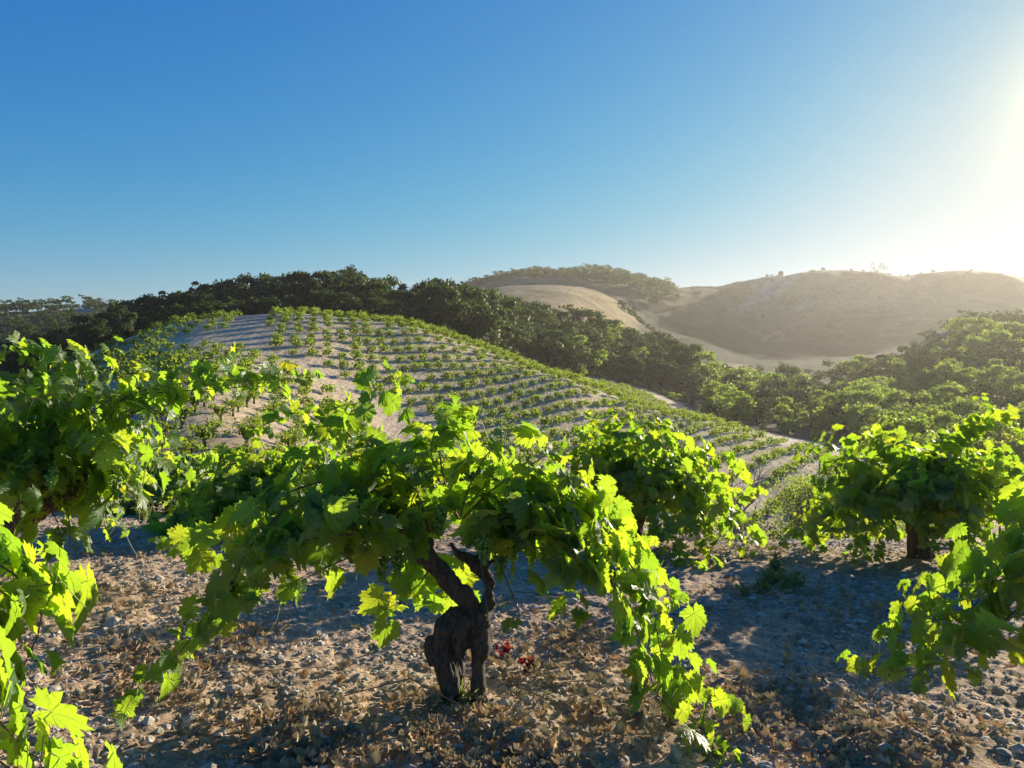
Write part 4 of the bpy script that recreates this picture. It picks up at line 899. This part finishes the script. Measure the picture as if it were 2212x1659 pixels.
# tank on the far ridge
b = gy_(781, 697); r_ = empty('water_tank', b); tag(r_, 'small dark round water tank alone on the crest of the far hill', 'tank')
add('tank_body', mesh_np('tank_body', *join([tube(np.array([[0, 0, -1], [0, 0, 2.0], [0, 0, 4.2]]), [2.3, 2.3, 2.3], 20)]), [M['dark_metal']], False), r_)
add('tank_roof', mesh_np('tank_roof', *join([tube(np.array([[0, 0, 4.2], [0, 0, 4.35], [0, 0, 5.2]]), [2.5, 2.5, .2], 20)]), [M['dark_metal']], False), r_)
# little white building among the trees of the left ridge
def boxv(x0, x1, y0, y1, z0, z1):
    v = np.array([(x, y, z) for x in (x0, x1) for y in (y0, y1) for z in (z0, z1)], float)
    return v, np.array([(0, 1, 3, 2), (4, 6, 7, 5), (0, 4, 5, 1), (2, 3, 7, 6), (0, 2, 6, 4), (1, 5, 7, 3)])
b = gy_(88, 338); b.z = -(315-VH)/F*338-1; r_ = empty('farmhouse', b); tag(r_, 'tiny white farmhouse half hidden by trees on the far left ridge', 'house')
v, f = boxv(-5, 5, -3, 3, -6, 2.4); add('wall', mesh_np('wall', v, f, [M['white']]), r_)
v = np.array([(-5.4, -3.4, 2.4), (5.4, -3.4, 2.4), (5.4, 3.4, 2.4), (-5.4, 3.4, 2.4), (-5.4, 0, 4), (5.4, 0, 4)], float)
add('roof', mesh_np('roof', v, [np.array([(0, 1, 5, 4), (2, 3, 4, 5)]), np.array([(0, 4, 3), (1, 2, 5)])], [M['roof']]), r_)
for wx in (-3, 0, 3):
    v, f = boxv(wx-.5, wx+.5, -3.05, -3.0, .6, 1.8); add('window', mesh_np('window', v, f, [M['dark_metal']]), r_)

# ---------------------------------------------------------------- stones, litter, weeds of the foreground
rr = np.random.default_rng(77); iv, fi = ico()
def rock_proto(s):
    r2 = np.random.default_rng(s); v = iv*np.array([1, r2.uniform(.6, .95), r2.uniform(.3, .6)])
    v = v*(1+r2.normal(0, .16, (len(v), 1))); return v
RP = [rock_proto(s) for s in range(12)]
def scatter_xy(n, ymax, p=1.0):
    Y = 1.6+(ymax-1.6)*rr.random(n)**p; u = rr.uniform(-60, 1090, n); return (u-512)/F*Y, Y
def ground_z(x, y): return micro(x, y, H(x, y))
x, y = scatter_xy(52000, 11, .95); z = ground_z(x, y); sz = 0.0032+0.017*rr.random(len(x))**4+0.0004*y
sz[:900] = rr.uniform(.016, .042, 900); cl = (fbm(x*2, y*2, 3, 90) > -.12) | (np.arange(len(x)) < 900); x, y, z, sz = x[cl], y[cl], z[cl], sz[cl]; V = []; Fc = []; 
for k in range(12):
    id_ = np.where(np.arange(len(x)) % 12 == k)[0]; a = rr.uniform(0, 6.28, len(id_)); c, s_ = np.cos(a), np.sin(a); p = RP[k]
    q = np.stack([p[None, :, 0]*c[:, None]-p[None, :, 1]*s_[:, None], p[None, :, 0]*s_[:, None]+p[None, :, 1]*c[:, None], np.repeat(p[None, :, 2], len(id_), 0)], -1)*sz[id_][:, None, None]
    q += np.c_[x[id_], y[id_], z[id_]+sz[id_]*.12][:, None, :]; off = sum(len(v_) for v_ in V); V.append(q.reshape(-1, 3)); Fc.append((fi[None]+(off+np.arange(len(id_))*len(p))[:, None, None]).reshape(-1, 3))
tag(add('gravel', mesh_np('gravel', np.concatenate(V), np.concatenate(Fc), [M['stone']], False)), 'small stones and clods strewn over the soil', 'gravel', kind='stuff')
# dry leaf litter in drifts
BL = [(330, 1420, 190, 60), (300, 1300, 140, 30), (330, 1500, 120, 40), (620, 1570, 140, 50), (700, 1640, 160, 40), (960, 1560, 160, 60), (1180, 1440, 160, 60), (1250, 1380, 80, 40), (1350, 1560, 120, 70), (1700, 1560, 170, 70), (1620, 1500, 120, 40), (1650, 1280, 220, 30), (1560, 1195, 200, 18), (250, 1190, 220, 25), (1900, 1620, 200, 60), (1080, 1640, 200, 40), (1850, 1330, 160, 25), (500, 1380, 60, 30)]
px = []; py = []
for a, b_, su, sv in BL:
    n = int(su*sv/60)+30; px.append(rr.normal(a, su*.62, n)); py.append(rr.normal(b_, sv*.6, n))
px.append(rr.uniform(-40, 2260, 900)); py.append(rr.uniform(1160, 1680, 900)); px = np.concatenate(px); py = np.clip(np.concatenate(py), 1155, 1720)
def hits(px, py):       # ground points for many pixels of the soil near the viewer
    Yg = np.exp(np.linspace(math.log(1.3), math.log(12), 500)); X = (px[:, None]*K-512)/F*Yg[None]; Z = H(X.ravel(), np.tile(Yg, len(px))).reshape(X.shape)
    d = -(py[:, None]*K-VH)/F*Yg[None]-Z; hit = (d < 0).any(1); i = np.argmax(d < 0, 1); j = np.arange(len(px)); return X[j, i][hit], Yg[i][hit]
x, y = hits(px, py); m_ = y < 9.5; x, y = x[m_], y[m_]; z = ground_z(x, y); n = len(x)
nrm = np.c_[rr.normal(0, .4, (n, 2)), np.ones(n)]; size = .012+.036*rr.random(n)**1.6
lv = rr.random(n)**1.3*.92; V, Fc, L, U = leaf_field(DRY, np.c_[x, y, z+.008+.015*rr.random(n)], nrm, rr.normal(0, 1, (n, 3)), size, rr, lv, False)
tag(add('leaf_litter', mesh_np('leaf_litter', V, Fc, [M['dry_leaf']], True, {'lv': L})), 'dry curled brown vine leaves lying in drifts on the soil', 'leaf litter', kind='stuff')
# straw and twigs
tw = []
x, y = scatter_xy(1500, 8, .9); z = ground_z(x, y)
for i in range(len(x)):
    L = rr.uniform(.02, .09) if i > 60 else rr.uniform(.25, .6); a = rr.uniform(0, 3.14); d = np.array([math.cos(a), math.sin(a)*.8, rr.normal(0, .12)]); p = np.array([x[i], y[i], z[i]+.012]); e = p+d*L; e[2] = hz(e[0], e[1])+.015+abs(rr.normal(0, .012)); m2 = (p+e)/2+rr.normal(0, .08, 3)*L; m2[2] = max(m2[2], hz(m2[0], m2[1])+.01)
    tw.append(tube(np.array([p, m2, e]), .0009 if i > 60 else .003, 3, False))
V, Fq = join(tw); tag(add('twigs', mesh_np('twigs', V, Fq[:1], [M['twig']], True)), 'thin dry twigs and straw scattered on the soil', 'twigs', kind='stuff')
# larger stones
for px_, py_, s_, lab in ((245, 1352, .075, 'pale flat-topped stone in the leaf litter at the lower left'), (1068, 1418, .06, 'pale blocky stone right against the twisted trunk'), (1072, 1458, .055, 'brownish stone at the right foot of the twisted trunk'), (1160, 1280, .04, 'whitish stone in the soil right of the trunk fork'),
    (965, 1535, .06, 'rounded grey stone in front of the trunk base, in its shadow'), (735, 1575, .07, 'flat grey stone in the long trunk shadow, left end'), (885, 1525, .05, 'grey stone in the trunk shadow near the base'), (1190, 1625, .05, 'blocky grey stone near the bottom edge below the right canes'), (1365, 1545, .04, 'small pale stone under the right hanging canes'), (1455, 1358, .035, 'small whitish stone right of the hanging canes'),
    (1335, 1240, .035, 'small pale stone in the far soil behind the right canes'), (660, 1255, .035, 'small white stone behind the left canes'), (770, 1290, .045, 'flat pale stone lying in the shade left of the trunk'), (1920, 1325, .05, 'pale flat stone under the canes of the right edge vine'), (1690, 1310, .04, 'rounded stone in the open soil at the right'), (300, 1385, .03, 'small grey stone beside the pale flat-topped stone')):
    p = ground_hit(px_, py_, 20); sc = s_*p.y/3.0; v = RP[hash(lab[:3]) % 1+rr.integers(0, 12)].copy(); import bmesh
    bm = bmesh.new(); bv = [bm.verts.new(q) for q in v*np.array([1, 1, 1.5])]; [bm.faces.new([bv[i] for i in f_]) for f_ in fi]; bmesh.ops.bevel(bm, geom=list(bm.edges), offset=.07, segments=1, affect='EDGES')
    me = bpy.data.meshes.new('stone'); bm.to_mesh(me); bm.free(); me.materials.append(M['chalk' if 'pale' in lab or 'whit' in lab else 'stone']); o = add('stone', me, loc=p+Vector((0, 0, sc*.1)), rot=(rr.normal(0, .2), rr.normal(0, .2), rr.uniform(0, 6))); o.scale = (sc*.5, sc*.5, sc*.5); tag(o, lab, 'stone')
# fallen red leaf and green shoots
for px_, py_, n_, lab in ((1098, 1415, 5, 'bright red fallen leaves beside the blocky stone at the trunk'), (1145, 1455, 5, 'dull red fallen leaves on the litter right of the trunk foot')):
    p = np.array(ground_hit(px_, py_, 20)); n = n_; pos = p+np.c_[rr.normal(0, .03, (n, 2)), rr.uniform(.01, .04, n)]
    V, Fc, L, U = leaf_field(DRY[:3], pos-p, np.c_[rr.normal(0, .6, (n, 2)), np.ones(n)], rr.normal(0, 1, (n, 3)), rr.uniform(.03, .045, n), rr, rr.random(n)*.8, False); o = add('red_leaves', mesh_np('red_leaves', V, Fc, [M['red_leaf']], True, {'lv': L}), loc=Vector(p)); tag(o, lab, 'leaves')
def weed(p, h, n, seed, label, group=None, wide=.5, bw=.006):
    r2 = np.random.default_rng(seed); V = []; Fc = []; o = 0
    for i in range(n):
        a = r2.uniform(0, 6.28); L = h*r2.uniform(.5, 1.1); lean = r2.uniform(.1, wide*1.4); b0 = np.r_[r2.normal(0, wide*.28*h, 2), -.02]; k = np.linspace(0, 1, 6)
        c = b0+np.c_[np.cos(a)*lean*L*k**1.6, np.sin(a)*lean*L*k**1.6, L*(k-.35*lean*k**2.2)]; s_ = np.array([-math.sin(a), math.cos(a), 0])*bw*r2.uniform(.6, 1.4); w_ = (1-k**1.5)[:, None]+.06
        V.append(np.concatenate([c-s_*w_, c+s_*w_])); j = np.arange(5); Fc.append(np.stack([j, j+1, j+7, j+6], -1)+o); o += 12
        if r2.random() < .5:
            for kk in range(3):
                q = c[2+kk]; e = q+r2.normal(0, .03, 3)+np.array([0, 0, .01]); sw = r2.normal(0, .008, 3); V.append(np.array([q, (q+e)/2+sw, e, (q+e)/2-sw])); Fc.append(np.array([[0, 1, 2, 3]])+o); o += 4
    V = np.concatenate(V); ob = add('weed', mesh_np('weed', V, np.concatenate(Fc), [M['grass']], True, {'lv': r2.random(len(V))*.8}), loc=Vector(p)); tag(ob, label, 'weed', group)
for i in range(26): weed(ground_hit(rr.uniform(230, 560), rr.uniform(1085, 1125), 14), rr.uniform(.2, .42), 45, 300+i, 'tuft of pale green weeds behind the front block on the left', 'weeds behind the front block')
for i in range(9): weed(ground_hit(rr.uniform(1600, 1760), rr.uniform(1215, 1290), 14), rr.uniform(.08, .16), 30, 340+i, 'thin wispy weed on the open soil at the right', 'wispy weeds on the right', bw=.003)
weed(ground_hit(985, 1520), .09, 40, 361, 'small green shoots sprouting at the foot of the twisted trunk', wide=1.0, bw=.008)
weed(ground_hit(820, 1400), .05, 20, 362, 'tiny dark weed on shaded soil left of the trunk', wide=1.0, bw=.008)

# ---------------------------------------------------------------- haze
zmin = min(o.bound_box[0][2] for o in bpy.data.objects if o.get('kind') == 'structure' and o.type == 'MESH')
zmax = 0.0
for o in bpy.data.objects:
    if o.type == 'MESH':
        M_ = o.matrix_basis if o.parent is None else o.parent.matrix_basis@o.matrix_basis
        zmax = max(zmax, max((M_@Vector(c)).z for c in o.bound_box))
print('zrange', zmin, zmax)
v, f = boxv(-1290, 1290, -1290, 1290, zmin-1, zmax+2)
hm, t, out = newmat('haze_air'); pv_ = N(t, 'VolumePrincipled'); pv_.inputs['Color'].default_value = (.98, .93, .82, 1); pv_.inputs['Density'].default_value = HAZE_DENSITY; pv_.inputs['Anisotropy'].default_value = HAZE_G
t.links.new(pv_.outputs[0], out.inputs[1]); me = mesh_np('haze', v, f, [hm]); tag(add('haze', me), kind='stuff')
